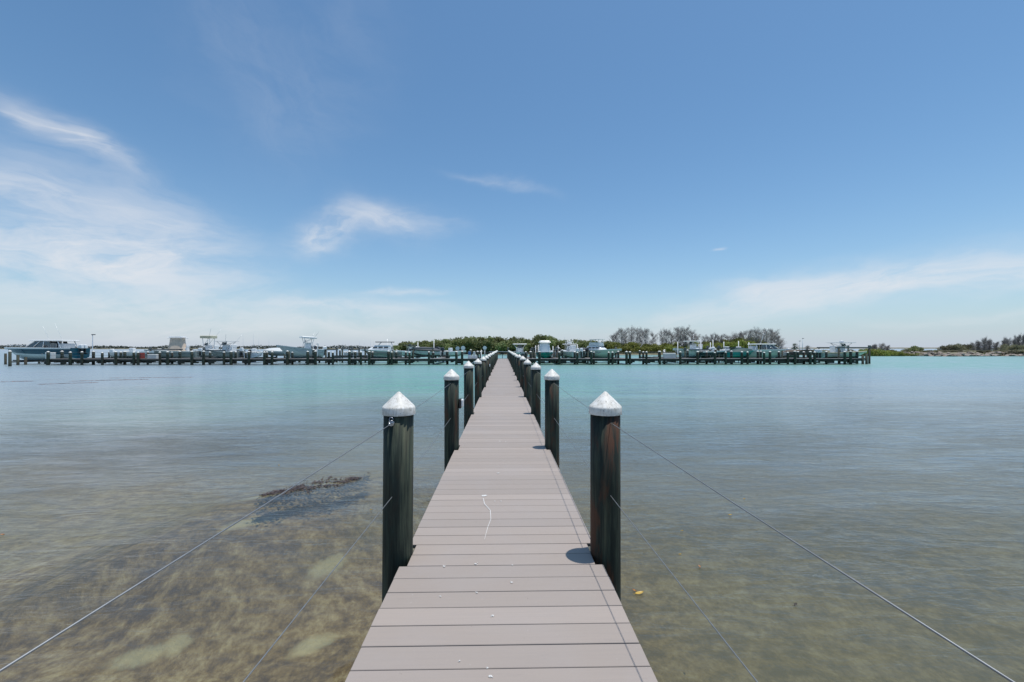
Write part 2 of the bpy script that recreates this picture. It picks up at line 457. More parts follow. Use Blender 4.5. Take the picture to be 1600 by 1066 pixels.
def f_water(t):
    P = t.pos()
    x, y, z = t.sep(P)
    # ripples: small wind waves, longest across the view, in gusty patches
    gust = t.noise(t.mapping(P, (0.05, 0.13, 1), (0, 0, R(8))), 1.0, 4, 0.6, 0.6)
    gk = t.smooth(gust, 0.38, 0.64, 0.22, 0.62)
    r1 = t.noise(t.mapping(P, (1.6, 5.5, 1), (0, 0, R(14))), 1.0, 4, 0.6, 0.8)
    r2 = t.noise(t.mapping(P, (0.45, 1.5, 1), (0, 0, R(6))), 1.0, 3, 0.5, 0.4)
    r3 = t.noise(t.mapping(P, (7.0, 16.0, 1), (0, 0, R(-12))), 1.0, 3, 0.6, 0.3)
    r4 = t.noise(t.mapping(P, (0.12, 0.8, 1), (0, 0, R(4))), 1.0, 3, 0.6, 0.3)
    h = t.m('ADD', t.m('ADD', t.m('MULTIPLY', r1, 0.042), t.m('MULTIPLY', r2, 0.060)), t.m('MULTIPLY', r3, 0.012))
    h = t.m('MULTIPLY', h, gk)
    nm = t.bump(h, 1.0, 1.0)
    # milky turquoise where deep, clear in the shallows; sky reflection painted in sideways and far out
    d1 = t.noise(t.mapping(P, (0.06, 0.10, 1), (0, 0, R(-6)), (3, 0, 0)), 1.0, 4, 0.55, 0.4)
    yy = t.m('ADD', y, t.m('MULTIPLY', t.m('SUBTRACT', d1, 0.5), 16.0))
    deep = t.smooth(yy, 1.5, 21.0)
    deep = t.m('MAXIMUM', deep, 0.12)
    lateral = t.smooth(t.m('ADD', t.m('ABSOLUTE', t.m('ADD', x, 3.0)), t.m('MULTIPLY', d1, 10.0)), 7.0, 24.0)
    farr = t.m('MULTIPLY', t.smooth(yy, 26.0, 50.0), t.smooth(x, -34.0, -10.0, 0.15, 1.0))
    turq_sky = t.mix(t.m('MULTIPLY', lateral, t.m('SUBTRACT', 1.0, farr)), (0.135, 0.36, 0.285), (0.28, 0.355, 0.40))  # blue-grey towards the sides is sky reflection put into the diffuse colour
    turq_sky = t.mix(t.smooth(y, 110.0, 260.0), turq_sky, (0.30, 0.40, 0.44))  # distant water paled: grazing sky reflection mixed into the body colour
    shallowc = (0.29, 0.315, 0.31)
    body = t.mix(t.smooth(yy, 5.0, 27.0), shallowc, turq_sky)
    dif = t.new('ShaderNodeBsdfDiffuse')
    t.put(dif.inputs[0], body)
    tr = t.new('ShaderNodeBsdfTransparent')
    t.put(tr.inputs[0], (0.95, 0.92, 0.79))
    under = t.new('ShaderNodeMixShader')
    t.put(under.inputs[0], deep)
    t.l.new(tr.outputs[0], under.inputs[1]); t.l.new(dif.outputs[0], under.inputs[2])
    gl = t.new('ShaderNodeBsdfGlossy')
    t.put(gl.inputs['Roughness'], t.smooth(y, 8.0, 45.0, 0.11, 0.30))
    t.put(gl.inputs['Normal'], nm)
    fr = t.new('ShaderNodeFresnel')
    fr.inputs[0].default_value = 1.333
    t.put(fr.inputs['Normal'], nm)
    cap = t.smooth(y, 70.0, 400.0, 0.64, 0.94)
    fk = t.m('MULTIPLY', t.m('MINIMUM', t.m('MULTIPLY', fr.outputs[0], 1.25), cap), t.m('MULTIPLY', t.smooth(gust, 0.38, 0.64, 0.88, 1.0), t.smooth(t.m('ADD', t.m('ADD', t.m('MULTIPLY', r1, 0.4), t.m('MULTIPLY', r2, 0.4)), t.m('MULTIPLY', r4, 0.2)), 0.36, 0.64, 0.62, 1.38)), clamp=True)
    out = t.new('ShaderNodeMixShader')
    t.put(out.inputs[0], fk)
    t.l.new(under.outputs[0], out.inputs[1]); t.l.new(gl.outputs[0], out.inputs[2])
    return out.outputs[0]
M_WATER = mat('shallow bay water', f_water)

def f_weed(t):
    o = t.pos()
    n = t.noise(o, 30, 4, 0.6)
    c = t.ramp(n, [(0.38, (0.030, 0.020, 0.016)), (0.55, (0.085, 0.056, 0.044)), (0.72, (0.26, 0.20, 0.165))])
    return princ(t, c, 0.4, 0, None, 0.5)
M_WEED = mat('brown seaweed', f_weed)
M_WEEDRED = simple('pale reddish drift weed', (0.30, 0.20, 0.19), 0.6, 0, 0.3, 6)
M_WEEDDK = simple('submerged seaweed', (0.018, 0.020, 0.022), 0.8, 0, 0.4, 12)
M_LEAFY = simple('yellow fallen leaf', (0.55, 0.36, 0.06), 0.5, 0, 0.5, 30)
M_LEAFO = simple('orange fallen leaf', (0.50, 0.22, 0.07), 0.5, 0, 0.5, 30)
M_LEAFB = simple('dark rotten leaf', (0.05, 0.04, 0.03), 0.6, 0, 0.4, 30)

# ------------------------------------------------------------------ mesh builder
class MB:
    def __init__(self):
        self.v = []; self.f = []; self.mi = []; self.sm = []
    def face(self, idx, mi=0, sm=False):
        self.f.append(tuple(idx)); self.mi.append(mi); self.sm.append(sm)
    def add(self, *pts):
        n = len(self.v)
        self.v.extend([tuple(p) for p in pts])
        return list(range(n, n + len(pts)))
    def quad(self, a, b, c, d, mi=0, sm=False):
        self.face(self.add(a, b, c, d), mi, sm)
    def box(self, c, s, rz=0.0, mi=0, ry=0.0, taper=1.0, bevel=0.0):
        cx, cy, cz = c; sx, sy, sz = s[0] / 2, s[1] / 2, s[2] / 2
        mtx = Matrix.Rotation(rz, 3, 'Z') @ Matrix.Rotation(ry, 3, 'Y')
        if bevel <= 0:
            P = []
            for k in (-1, 1):
                tt = taper if k == 1 else 1.0
                for (i, j) in ((-1, -1), (1, -1), (1, 1), (-1, 1)):
                    q = mtx @ Vector((i * sx * tt, j * sy * tt, k * sz))
                    P.append((cx + q.x, cy + q.y, cz + q.z))
            n = self.add(*P)
            for q in ((0, 3, 2, 1), (4, 5, 6, 7), (0, 1, 5, 4), (1, 2, 6, 5), (2, 3, 7, 6), (3, 0, 4, 7)):
                self.face([n[i] for i in q], mi)
            return
        b = bevel
        rings = [(-sz, b), (-sz + b, 0), (sz - b, 0), (sz, b)]
        R_ = []
        for (z, ins) in rings:
            tt = 1.0 + (taper - 1.0) * (z + sz) / (2 * sz)
            hx, hy = (sx - ins) * tt, (sy - ins) * tt
            cb = min(b, hx, hy)
            ring = []
            for (px_, py_) in ((hx - cb, -hy), (hx, -hy + cb), (hx, hy - cb), (hx - cb, hy), (-hx + cb, hy), (-hx, hy - cb), (-hx, -hy + cb), (-hx + cb, -hy)):
                q = mtx @ Vector((px_, py_, z))
                ring.append((cx + q.x, cy + q.y, cz + q.z))
            R_.append(self.add(*ring))
        for a, c2 in zip(R_[:-1], R_[1:]):
            for i in range(8):
                j = (i + 1) % 8
                self.face((a[i], a[j], c2[j], c2[i]), mi)
        self.face(R_[0][::-1], mi); self.face(R_[-1], mi)
    def tube(self, path, r, n=8, mi=0, caps=True, sm=True):
        path = [Vector(p) for p in path]
        rs = r if isinstance(r, (list, tuple)) else [r] * len(path)
        rings = []
        for i, p in enumerate(path):
            d = (path[min(i + 1, len(path) - 1)] - path[max(i - 1, 0)])
            if d.length < 1e-9:
                d = Vector((0, 0, 1))
            d.normalize()
            up = Vector((0, 0, 1)) if abs(d.z) < 0.9 else Vector((1, 0, 0))
            a = d.cross(up).normalized(); b = a.cross(d).normalized()
            rings.append(self.add(*[p + (a * cos(2 * pi * k / n) + b * sin(2 * pi * k / n)) * rs[i] for k in range(n)]))
        for A, B in zip(rings[:-1], rings[1:]):
            for k in range(n):
                j = (k + 1) % n
                self.face((A[k], B[k], B[j], A[j]), mi, sm)
        if caps:
            self.face(rings[0], mi); self.face(rings[-1][::-1], mi)
    def lathe(self, prof, n=24, c=(0, 0, 0), mi=0, sm=True, smooth_rings=None):
        rings = []
        for (r, z) in prof:
            if r < 1e-6:
                rings.append(self.add((c[0], c[1], c[2] + z)))
            else:
                rings.append(self.add(*[(c[0] + r * cos(2 * pi * k / n), c[1] + r * sin(2 * pi * k / n), c[2] + z) for k in range(n)]))
        for A, B in zip(rings[:-1], rings[1:]):
            for k in range(n):
                j = (k + 1) % n
                if len(A) == 1 and len(B) == 1:
                    continue
                if len(A) == 1:
                    self.face((A[0], B[j], B[k]), mi, sm)
                elif len(B) == 1:
                    self.face((A[k], A[j], B[0]), mi, sm)
                else:
                    self.face((A[k], A[j], B[j], B[k]), mi, sm)
    def build(self, name, mats, parent=None, sharp=None):
        me = bpy.data.meshes.new(name)
        me.from_pydata(self.v, [], self.f)
        if not isinstance(mats, (list, tuple)):
            mats = [mats]
        for m in mats:
            me.materials.append(m)
        me.polygons.foreach_set('material_index', self.mi)
        me.polygons.foreach_set('use_smooth', self.sm)
        me.update()
        if sharp is not None:
            me.set_sharp_from_angle(angle=R(sharp))
        o = bpy.data.objects.new(name, me)
        COL.objects.link(o)
        if parent is not None:
            o.parent = parent
        return o

def tag(o, label=None, cat=None, group=None, kind=None):
    if label: o['label'] = label
    if cat: o['category'] = cat
    if group: o['group'] = group
    if kind: o['kind'] = kind
    return o

def empty(name, loc=(0, 0, 0), rz=0.0, label=None, cat=None, group=None):
    o = bpy.data.objects.new(name, None)
    o.empty_display_size = 0.3
    COL.objects.link(o)
    o.location = loc; o.rotation_euler = (0, 0, rz)
    return tag(o, label, cat, group)

CH = {}
def children(o):
    return [c for c in bpy.data.objects if c.parent is o]
def copy_tree(o, parent=None, kids=None):
    c = o.copy(); COL.objects.link(c)
    if parent is not None: c.parent = parent
    for ch in (kids if kids is not None else list(o.children)):
        copy_tree(ch, c)
    return c

ORD = ['first', 'second', 'third', 'fourth', 'fifth', 'sixth', 'seventh', 'eighth', 'ninth', 'tenth', 'eleventh', 'twelfth', 'thirteenth', 'fourteenth', 'fifteenth',
       'sixteenth', 'seventeenth', 'eighteenth', 'nineteenth', 'twentieth']
def ordn(i):
    if i >= 99:
        return 'hundredth' if i == 99 else 'hundred-and-' + ORD[i - 100]
    if i < 20: return ORD[i]
    tens = {2: 'twenty', 3: 'thirty', 4: 'forty', 5: 'fifty', 6: 'sixty', 7: 'seventy', 8: 'eighty', 9: 'ninety'}
    n = i + 1
    if n % 10 == 0:
        return {20: 'twentieth', 30: 'thirtieth', 40: 'fortieth', 50: 'fiftieth', 60: 'sixtieth', 70: 'seventieth', 80: 'eightieth', 90: 'ninetieth'}[n]
    return tens[n // 10] + '-' + ORD[n % 10 - 1]

# ------------------------------------------------------------------ water, seabed, land
def grid_sheet(xs, ys, zf, name, m):
    b = MB()
    idx = []
    for y in ys:
        idx.append(b.add(*[(x, y, zf(x, y)) for x in xs]))
    for j in range(len(ys) - 1):
        for i in range(len(xs) - 1):
            b.face((idx[j][i], idx[j][i + 1], idx[j + 1][i + 1], idx[j + 1][i]), 0, True)
    return b.build(name, m)

xs = [-5000, -1500, -400, -120] + [-60 + i * 1.0 for i in range(0, 55)] + [-5.0 + i * 0.25 for i in range(0, 16)] + [-1 + i * 1.0 for i in range(0, 62)] + [120, 400, 1500, 5000]
ys = [-3000, -400, -40] + [-8 + i * 0.5 for i in range(0, 24)] + [4 + i * .25 for i in range(0, 20)] + [9 + i * 0.7 for i in range(2)] + [10.4 + i * 0.8 for i in range(0, 68)] + [70, 90, 130, 200, 400, 900, 2500, 6000]
BAR = (wpt(415, 774), wpt(572, 742))
def seabed_z(x, y):
    d = -0.92 - max(0.0, y) * 0.018 if y < 60 else -2.0
    if y > 300: d = -2.5
    # a low sand bar under the stranded seaweed
    (ax, ay), (bx, by) = BAR
    ux, uy = bx - ax, by - ay
    t_ = min(1.0, max(0.0, ((x - ax) * ux + (y - ay) * uy) / (ux * ux + uy * uy)))
    dd = hypot(x - ax - ux * t_, y - ay - uy * t_)
    if (x - ax) * uy - (y - ay) * ux < 0: dd *= .55   # reaches farther behind it
    k = min(1.0, max(0.0, (2.1 - dd) / 1.8)); k = k * k * (3 - 2 * k)
    d = d * (1 - k) - 0.30 * k
    if k > .0: return d + (0.10 - .08 * k) * mnoise.noise(Vector((x * .35, y * .35, 0))) + (0.05 - .03 * k) * mnoise.noise(Vector((x * 1.1, y * 1.1, 3)))
    return d + 0.10 * mnoise.noise(Vector((x * 0.35, y * 0.35, 0))) + 0.05 * mnoise.noise(Vector((x * 1.1, y * 1.1, 3)))
tag(grid_sheet(xs, ys, seabed_z, 'seabed', M_SEABED), 'sand and seagrass bottom seen through the shallow water', None, None, 'structure')
b = MB(); b.quad((-5000, -3000, 0), (5000, -3000, 0), (5000, 6000, 0), (-5000, 6000, 0))
tag(b.build('water', M_WATER), 'calm clear shallow bay turning turquoise far out', None, None, 'structure')

def land(name, label, outline_front, outline_back, ztop, n=80, rough=0.35, m=None):
    """low land: front and back shorelines as functions of u in 0..1"""
    b = MB()
    prof = [(-0.02, -1.6), (0.0, -0.25), (0.02, 0.18), (0.10, 0.6), (0.3, 1.0), (0.7, 1.0), (0.95, 0.6), (1.0, -1.6)]
    rows = []
    for i in range(n + 1):
        u = i / n
        f = Vector((*outline_front(u), 0)); k = Vector((*outline_back(u), 0))
        e = min(1.0, min(u, 1 - u) * 14)
        row = []
        for (s, h) in prof:
            p = f.lerp(k, s)
            z = h * ztop(u) * e if h > 0 else h
            if h > 0:
                z += rough * mnoise.noise(Vector((p.x * 0.15, p.y * 0.15, 1))) * e
            if e <= 0: z = -1.6
            row.append((p.x, p.y, z))
        rows.append(b.add(*row))
    for A, B in zip(rows[:-1], rows[1:]):
        for j in range(len(prof) - 1):
            b.face((A[j], B[j], B[j + 1], A[j + 1]), 0, True)
    return tag(b.build(name, m or M_LAND), label, None, None, 'structure')

def isl_front(u):
    px = 612 + u * (1330 - 612)
    Y = 134 + 3 * sin(u * 9) - 14 * u
    return gx(px, Y), Y
def isl_back(u):
    px = 622 + u * (1330 - 622)
    return gx(px, 178), 178
land('island_ground', 'low ground of the mangrove island beyond the dock', isl_front, isl_back, lambda u: 0.55)
def spit_front(u):
    px = 1225 + u * (1800 - 1225)
    Y = 118 - 16 * min(1, u * 2.4) + 1.2 * sin(u * 23)
    return gx(px, Y), Y
def spit_back(u):
    px = 1225 + u * (1800 - 1225)
    Y = 150 + 20 * u
    return gx(px, Y), Y
land('spit_ground', 'sandy rock-edged spit of land right of the dock', spit_front, spit_back, lambda u: 1.0 + 0.3 * sin(u * 17))
def fs_front(u):
    px = -420 + u * (640 + 420)
    return gx(px, 640), 640 + 10 * sin(u * 8)
def fs_back(u):
    px = -420 + u * (640 + 420)
    return gx(px, 760), 760
def fe_front(u):
    px = 1180 + u * 900
    return gx(px, 900), 900
def fe_back(u):
    px = 1180 + u * 900
    return gx(px, 1000), 1000
land('far_east_ground', 'faint distant shore behind the spit', fe_front, fe_back, lambda u: 2.4)
land('far_shore_ground', 'low far shore on the horizon', fs_front, fs_back, lambda u: 1.2)

# ------------------------------------------------------------------ pilings
WR = 0.097
def piling_meshes(seed, r=WR, top=0.905 + DECK, bottom=-1.9, n=28):
    rnd = random.Random(seed)
    b = MB()
    zs = [bottom, -0.4, 0.1, 0.45, 0.8, 1.15, top]
    rings = []
    ph = rnd.random() * 6
    for z in zs:
        ring = []
        for k in range(n):
            a = 2 * pi * k / n
            rr = r * (1 + 0.018 * sin(2 * a + ph) + 0.012 * sin(5 * a + ph * 2 + z) + 0.022 * (0.8 - z) * 0.5)
            ring.append((rr * cos(a), rr * sin(a), z))
        rings.append(b.add(*ring))
    for A, B in zip(rings[:-1], rings[1:]):
        for k in range(n):
            j = (k + 1) % n
            b.face((A[k], A[j], B[j], B[k]), 0, True)
    b.face(rings[-1], 0)
    c = MB()
    # pointed cap with a rolled skirt; open below, where the shaft enters it
    R0 = r + 0.008
    c.lathe([(R0 - 0.004, top - 0.001), (R0 + 0.001, top - 0.003), (R0 + 0.002, top + 0.004), (R0 + 0.0005, top + 0.040), (R0 - 0.001, top + 0.046), (R0 - 0.006, top + 0.052),
             (R0 * 0.5, top + 0.098), (0.013, top + 0.136), (0.006, top + 0.142), (0.0, top + 0.143)], n, sm=True)
    return b, c

def make_piling(seed, name='walkway_piling'):
    root = empty(name)
    b, c = piling_meshes(seed)
    b.build('shaft', M_PILE, root)
    c.build('cap', M_CAP, root, sharp=28)
    return root

protos = [make_piling(s) for s in (1, 2, 3)]
used = [False] * 3
SP = 3.03
walk_p = {}
rp = random.Random(5)
for k in range(-1, 17):
    for s in (-1, 1):
        i = (k + (0 if s < 0 else 1)) % 3
        if not used[i]:
            o = protos[i]; used[i] = True
        else:
            o = copy_tree(protos[i])
        Y = 2.85 + SP * k
        jx, jy = (0, 0) if k in (0,) else (rp.uniform(-.012, .012), rp.uniform(-.03, .03))
        o.location = (s * (0.672 if k > -1 else 0.742) + jx + (-0.004 if s < 0 else 0.004), Y + jy, 0 if k in (0, 1) else rp.uniform(-.02, .02))
        o.rotation_euler = (rp.uniform(-.004, .004), rp.uniform(-.006, .006), rp.uniform(0, 6))
        if k == 0 and s < 0:
            o.rotation_euler = (0, 0.008, 1.0)
        if k == 0 and s > 0:
            o.rotation_euler = (0, 0.0, 4.1)
        side = 'left' if s < 0 else 'right'
        if k == -1:
            lab = 'white capped piling beside the camera on the %s of the walkway' % side
        elif k == 0:
            lab = ('nearest dark green piling with white cap and shiny cable fitting' if s < 0
                   else 'nearest rust-streaked dark piling casting a round shadow on the walkway')
        elif k == 1 and s < 0:
            lab = 'second piling along the left walkway edge, carrying a small white light'
        else:
            lab = 'white capped dark piling, %s from the camera along the %s walkway edge' % (ordn(k), side)
        tag(o, lab, 'piling', 'pilings along the walkway')
        walk_p[(k, s)] = o

def own_shaft(p, m):
    for ch in p.children:
        if ch.name.startswith('shaft'):
            ch.data = ch.data.copy(); ch.data.materials.clear(); ch.data.materials.append(m)
own_shaft(walk_p[(0, 1)], M_PILE_RUST)
own_shaft(walk_p[(0, -1)], M_PILE_MOSS)
own_shaft(walk_p[(4, 1)], M_PILE_RUST)
# cable fitting on the nearest left piling (a part of it)
p0 = walk_p[(0, -1)]
b = MB()
loc = Vector((-0.690, 2.85 - 0.096, DECK + 0.862))
b.tube([loc + Vector((0, 0.015, 0)), loc + Vector((0, -0.004, 0))], 0.019, 16)
b.tube([loc + Vector((0, -0.004, 0)), loc + Vector((0, -0.014, 0))], 0.012, 6, sm=False)
b.tube([loc + Vector((0, -0.014, 0)), loc + Vector((-0.002, -0.040, 0))], [0.008, 0.005], 10)
b.tube([loc + Vector((0.012 * cos(a), -0.007, 0.024 + 0.012 * sin(a))) for a in [i * 2 * pi / 12 for i in range(13)]], 0.0022, 6, caps=False)
fit = b.build('cable_fitting', M_STEEL)
fit.parent = p0
fit.matrix_parent_inverse = (Matrix.Translation(p0.location) @ p0.rotation_euler.to_matrix().to_4x4()).inverted()

# piling lights
def light_box(k, s, z, label):
    o = empty('piling_light', label=label, cat='light fixture')
    p = walk_p[(k, s)].location
    d = -s
    o.location = (p.x + d * (WR + 0.004), p.y, DECK + z)
    b = MB(); b.box((d * 0.012, 0, 0), (0.03, 0.085, 0.13), bevel=0.006); b.build('back_plate', M_BLACK, o)
    b = MB(); b.box((d * 0.040, 0, 0.006), (0.036, 0.078, 0.105), bevel=0.012); b.build('cover', M_WHITE, o)
    return o
light_box(1, -1, 0.585, 'small white light fixture on the side of the second left piling')
light_box(5, -1, 0.60, 'tiny white light fixture far along the left row of pilings')

# ------------------------------------------------------------------ walkway
PITCH = 0.1445
walk = empty('walkway', (0, 0, 0), 0, 'long grey composite plank walkway running straight out to the cross dock', 'walkway')
b = MB()
y = -1.5
rw = random.Random(3)
endY = 52.55
while y < endY:
    yc = y + PITCH / 2
    kk = round((yc - 2.85) / SP)
    near = abs(yc - (2.85 + SP * kk)) < 0.155 and kk <= 16
    hwL = 0.578 if near else 0.625
    hwR = hwL
    e = rw.uniform(-.0015, .0015)
    dzz = rw.uniform(-.0010, .0010)
    g = 0.0058
    b.box(((hwR - hwL) / 2 + e, yc, DECK - 0.0125 + dzz), (hwL + hwR, PITCH - g, 0.025), rz=rw.uniform(-.0008, .0008), bevel=0.0022 if y < 12 else 0.0)
    y += PITCH
b.build('decking', M_DECK, walk)
b = MB()
for x in (-0.50, 0.0, 0.50):
    b.box((x, (endY - 1.5) / 2, DECK - 0.028 - 0.095), (0.04, endY + 1.5, 0.19))
b.build('stringers', M_TIMBER, walk)
for k in range(-1, 17):
    for dyy in (-0.125, 0.125):
        b = MB()
        b.box((0, 2.85 + SP * k + dyy, DECK - 0.222 - 0.02 * 0), (1.135, 0.045, 0.19), bevel=0.004)
        b.build('cross_beam', M_TIMBER, walk)

# little timber / bolt ends beside the nearest pilings
# railing cables
for s in (-1, 1):
    for nm_, h in (('upper', 0.860), ('lower', 0.400)):
        b = MB()
        path = []
        for k in range(-1, 17):
            Y = 2.85 + SP * k
            xoff = 0.684 + (0.070 if k == -1 else 0)
            path.append((s * xoff, Y, DECK + h + (0.002 * k if k < 2 else 0)))
            if k < 16:
                path.append((s * (0.684 + (0.035 if k == -1 else 0)), Y + SP / 2, DECK + h - 0.006))
        b.tube(path, 0.0021, 8)
        tag(b.build('railing_cable', M_CABLE), '%s thin steel railing cable strung through the %s walkway pilings' % (nm_, 'left' if s < 0 else 'right'), 'cable', 'walkway railing cables')

# bird droppings
def splat(name, pts, r, label, streak=None, seed=0):
    rnd = random.Random(seed)
    b = MB()
    for (x, y, rx, ry) in pts:
        n = 14
        ring = [(x + rx * (1 + rnd.uniform(-.3, .3)) * cos(2 * pi * i / n), y + ry * (1 + rnd.uniform(-.3, .3)) * sin(2 * pi * i / n), DECK + 0.0035) for i in range(n)]
        top = [(x + (px_ - x) * .6, y + (py_ - y) * .6, DECK + 0.006) for (px_, py_, _) in ring]
        A = b.add(*ring); B = b.add(*top)
        for i in range(n):
            j = (i + 1) % n
            b.face((A[i], A[j], B[j], B[i]), 0, True)
        b.face(B, 0)
    if streak:
        for (p, q) in zip(streak[:-1], streak[1:]):
            P, Q = Vector((p[0], p[1], 0)), Vector((q[0], q[1], 0))
            d = (Q - P); nrm = Vector((-d.y, d.x, 0)).normalized()
            a0, a1 = p[2], q[2]
            z = Vector((0, 0, DECK + 0.004))
            b.quad(P - nrm * a0 + z, Q - nrm * a1 + z, Q + nrm * a1 + z, P + nrm * a0 + z)
    return tag(b.build(name, M_DROP), label, 'bird dropping', 'bird droppings on the planks')
def dk(px, py):
    return wpt(px, py, DECK)
x, y = dk(757, 775)
pts = [dk(755, 779), dk(757, 788), dk(766, 798), dk(767, 812), dk(762, 825), dk(757, 844)]
splat('bird_dropping', [(x, y, .026, .020), (x - .01, y - .012, .015, .012)], 0, 'white bird dropping with a long thin trickle on the walkway planks',
      [(p[0], p[1], w_) for p, w_ in zip(pts, (.0028, .0034, .003, .002, .002, .001))], 1)
for i, (px, py, s, lab) in enumerate([
        (778, 740, .022, 'small white bird dropping midway between first and second pilings'),
        (781, 690, .026, 'white bird dropping on the planks near the second pilings'),
        (790, 691, .013, 'tiny white dropping right beside the larger one near the second pilings'),
        (743, 882, .016, 'small starry dropping near the nearest pilings'),
        (694, 886, .014, 'small dropping left of the starry one by the nearest pilings'),
        (799, 911, .013, 'round faint dropping just past the nearest pilings'),
        (745, 927, .010, 'faint white speck on a near plank'),
        (688, 933, .008, 'tiny white speck close to the left plank end'),
        (770, 963, .013, 'faint white dropping on a near middle plank'),
        (766, 1058, .016, 'white smeared dropping on the nearest plank'),
        (762, 1045, .009, 'white speck just above the smeared dropping'),
        (718, 1034, .007, 'pale speck on the nearest planks left of centre'),
        (783, 784, .012, 'little pale dropping right of the long trickle'),
        (773, 784, .011, 'little pale dropping touching the long trickle'),
        (800, 884, .009, 'pale smudge on the planks between the nearest pilings')]):
    x, y = dk(px, py); s *= .78
    rr = random.Random(i + 20)
    pp = [(x, y, s * .6, s * .5)] + [(x + rr.uniform(-1, 1) * s, y + rr.uniform(-1, 1) * s * 1.1, s * .22, s * .2) for _ in range(3)]
    splat('bird_dropping', pp, s, lab, None, i + 50)

# ------------------------------------------------------------------ cross dock
DY0, DY1 = 52.75, 54.85
dock = empty('cross_dock', (0, 0, 0), 0, 'long dark timber dock crossing the end of the walkway', 'dock')
xL, xR = gx(74, 53), gx(1345, 53)
b = MB()
x = xL
rr = random.Random(2)
while x < xR:
    b.box((x + .07, (DY0 + DY1) / 2, DECK - .0175 + rr.uniform(-.001, .001)), (.138, DY1 - DY0, .035))
    x += .144
b.build('decking', M_DOCK, dock)
for yy, nm_ in ((DY0 + .03, 'front'), (DY1 - .03, 'back')):
    b = MB()
    b.box(((xL + xR) / 2, yy, DECK - .036 - .12), (xR - xL, .05, .24))
    b.build('fascia_beam', M_TIMBER, dock)
for i in range(40):
    xx = xL + (xR - xL) * (i + .5) / 40
    b = MB()
    b.box((xx, (DY0 + DY1) / 2, DECK - .036 - .24 - .075), (.16, DY1 - DY0 + .3, .16))
    b.build('cross_beam', M_TIMBER, dock)

rbr = random.Random(8)
for px in (75, 100, 112, 132, 160, 183, 209, 233, 262, 283, 305, 330, 362, 386, 420, 450, 483, 517, 549, 580, 610, 637, 672, 716, 845, 876, 900, 926, 954, 981, 1007, 1035, 1064, 1093, 1136, 1162, 1193, 1218, 1245, 1270, 1292, 1330):
    b = MB(); b.box((gx(px, 53) + .2, DY0 - .02, DECK - .42), (rbr.uniform(.5, 1.1), .14, rbr.uniform(.16, .3))); b.build('brace', M_TIMBER, dock)
front_px = [75, 97, 110, 128, 146, 160, 181, 195, 209, 216, 231, 250, 262, 281, 300, 318, 328, 350, 361, 384, 389, 413, 417, 425, 449, 457, 481, 493, 514, 520, 546, 555,
            564, 577, 582, 607, 612, 634, 640, 670, 699, 713, 722, 829, 843, 874, 898, 902, 924, 928, 951, 957, 966, 979, 984, 1005, 1010, 1031, 1038, 1063, 1090, 1104, 1117,
            1134, 1143, 1159, 1168, 1184, 1194, 1203, 1217, 1231, 1242, 1256, 1266, 1273, 1291, 1320, 1329, 1339]
dp = []
def dock_piling_proto(seed, r, top):
    root = empty('dock_piling')
    b_, c_ = piling_meshes(seed, r, top, -2.4, 12)
    b_.build('shaft', M_PILE, root); c_.build('cap', M_CAP, root)
    return root
dpp = [dock_piling_proto(41, .145, 1.50), dock_piling_proto(42, .155, 1.55), dock_piling_proto(43, .130, 1.46)]
dused = [False] * 3
def dock_piling(x, Y, label, group, dz=0.0):
    i = rr.randrange(3)
    if not dused[i]:
        o = dpp[i]; dused[i] = True
    else:
        o = copy_tree(dpp[i])
    o.location = (x, Y, dz); o.rotation_euler = (rr.uniform(-.01, .01), rr.uniform(-.012, .012), rr.uniform(0, 6))
    tag(o, label, 'piling', group)
    return o
nL = 0; nR = 0
for px in front_px:
    front = (front_px.index(px) % 3) != 1
    Y = DY0 - .14 if front else DY1 + .14
    x = gx(px, Y)
    if px < 780:
        lab = 'white capped dock piling, %s from the left end of the cross dock' % ordn(nL); nL += 1
    else:
        lab = 'white capped dock piling, %s rightwards from the walkway junction' % ordn(nR); nR += 1
    dock_piling(x, Y, lab, 'pilings along the cross dock', rr.uniform(-.05, .05))
# back railing at the junction
b = MB()
xa, xb = gx(764, DY1), gx(806, DY1)
b2 = empty('end_railing', (0, 0, 0), 0, 'white top rail closing the end of the walkway', 'railing')
b.box(((xa + xb) / 2, DY1 - .1, DECK + .84), (xb - xa, .09, .05)); b.build('top_rail', M_ALU, b2)
for xx in (xa + .05, xb - .05, (xa + xb) / 2):
    b = MB(); b.box((xx, DY1 - .1, DECK + .407), (.07, .07, .813)); b.build('post', M_TIMBER, b2)
b = MB(); b.box(((xa + xb) / 2, DY1 - .1, DECK + .42), (xb - xa - .2, .05, .04)); b.build('mid_rail', M_TIMBER, b2)
for (a, c, lab) in ((75, 764, 'left'), (806, 1339, 'right')):
    for h, nm_ in ((.80, 'upper'), (.42, 'lower')):
        b = MB(); b.tube([(gx(a, DY0), DY0 - .12, DECK + h), (gx(c, DY0), DY0 - .12, DECK + h)], .012, 6)
        tag(b.build('railing_cable', M_CABLE), '%s railing line along the dock %s of the walkway' % (nm_, lab), 'cable', 'dock railing lines')

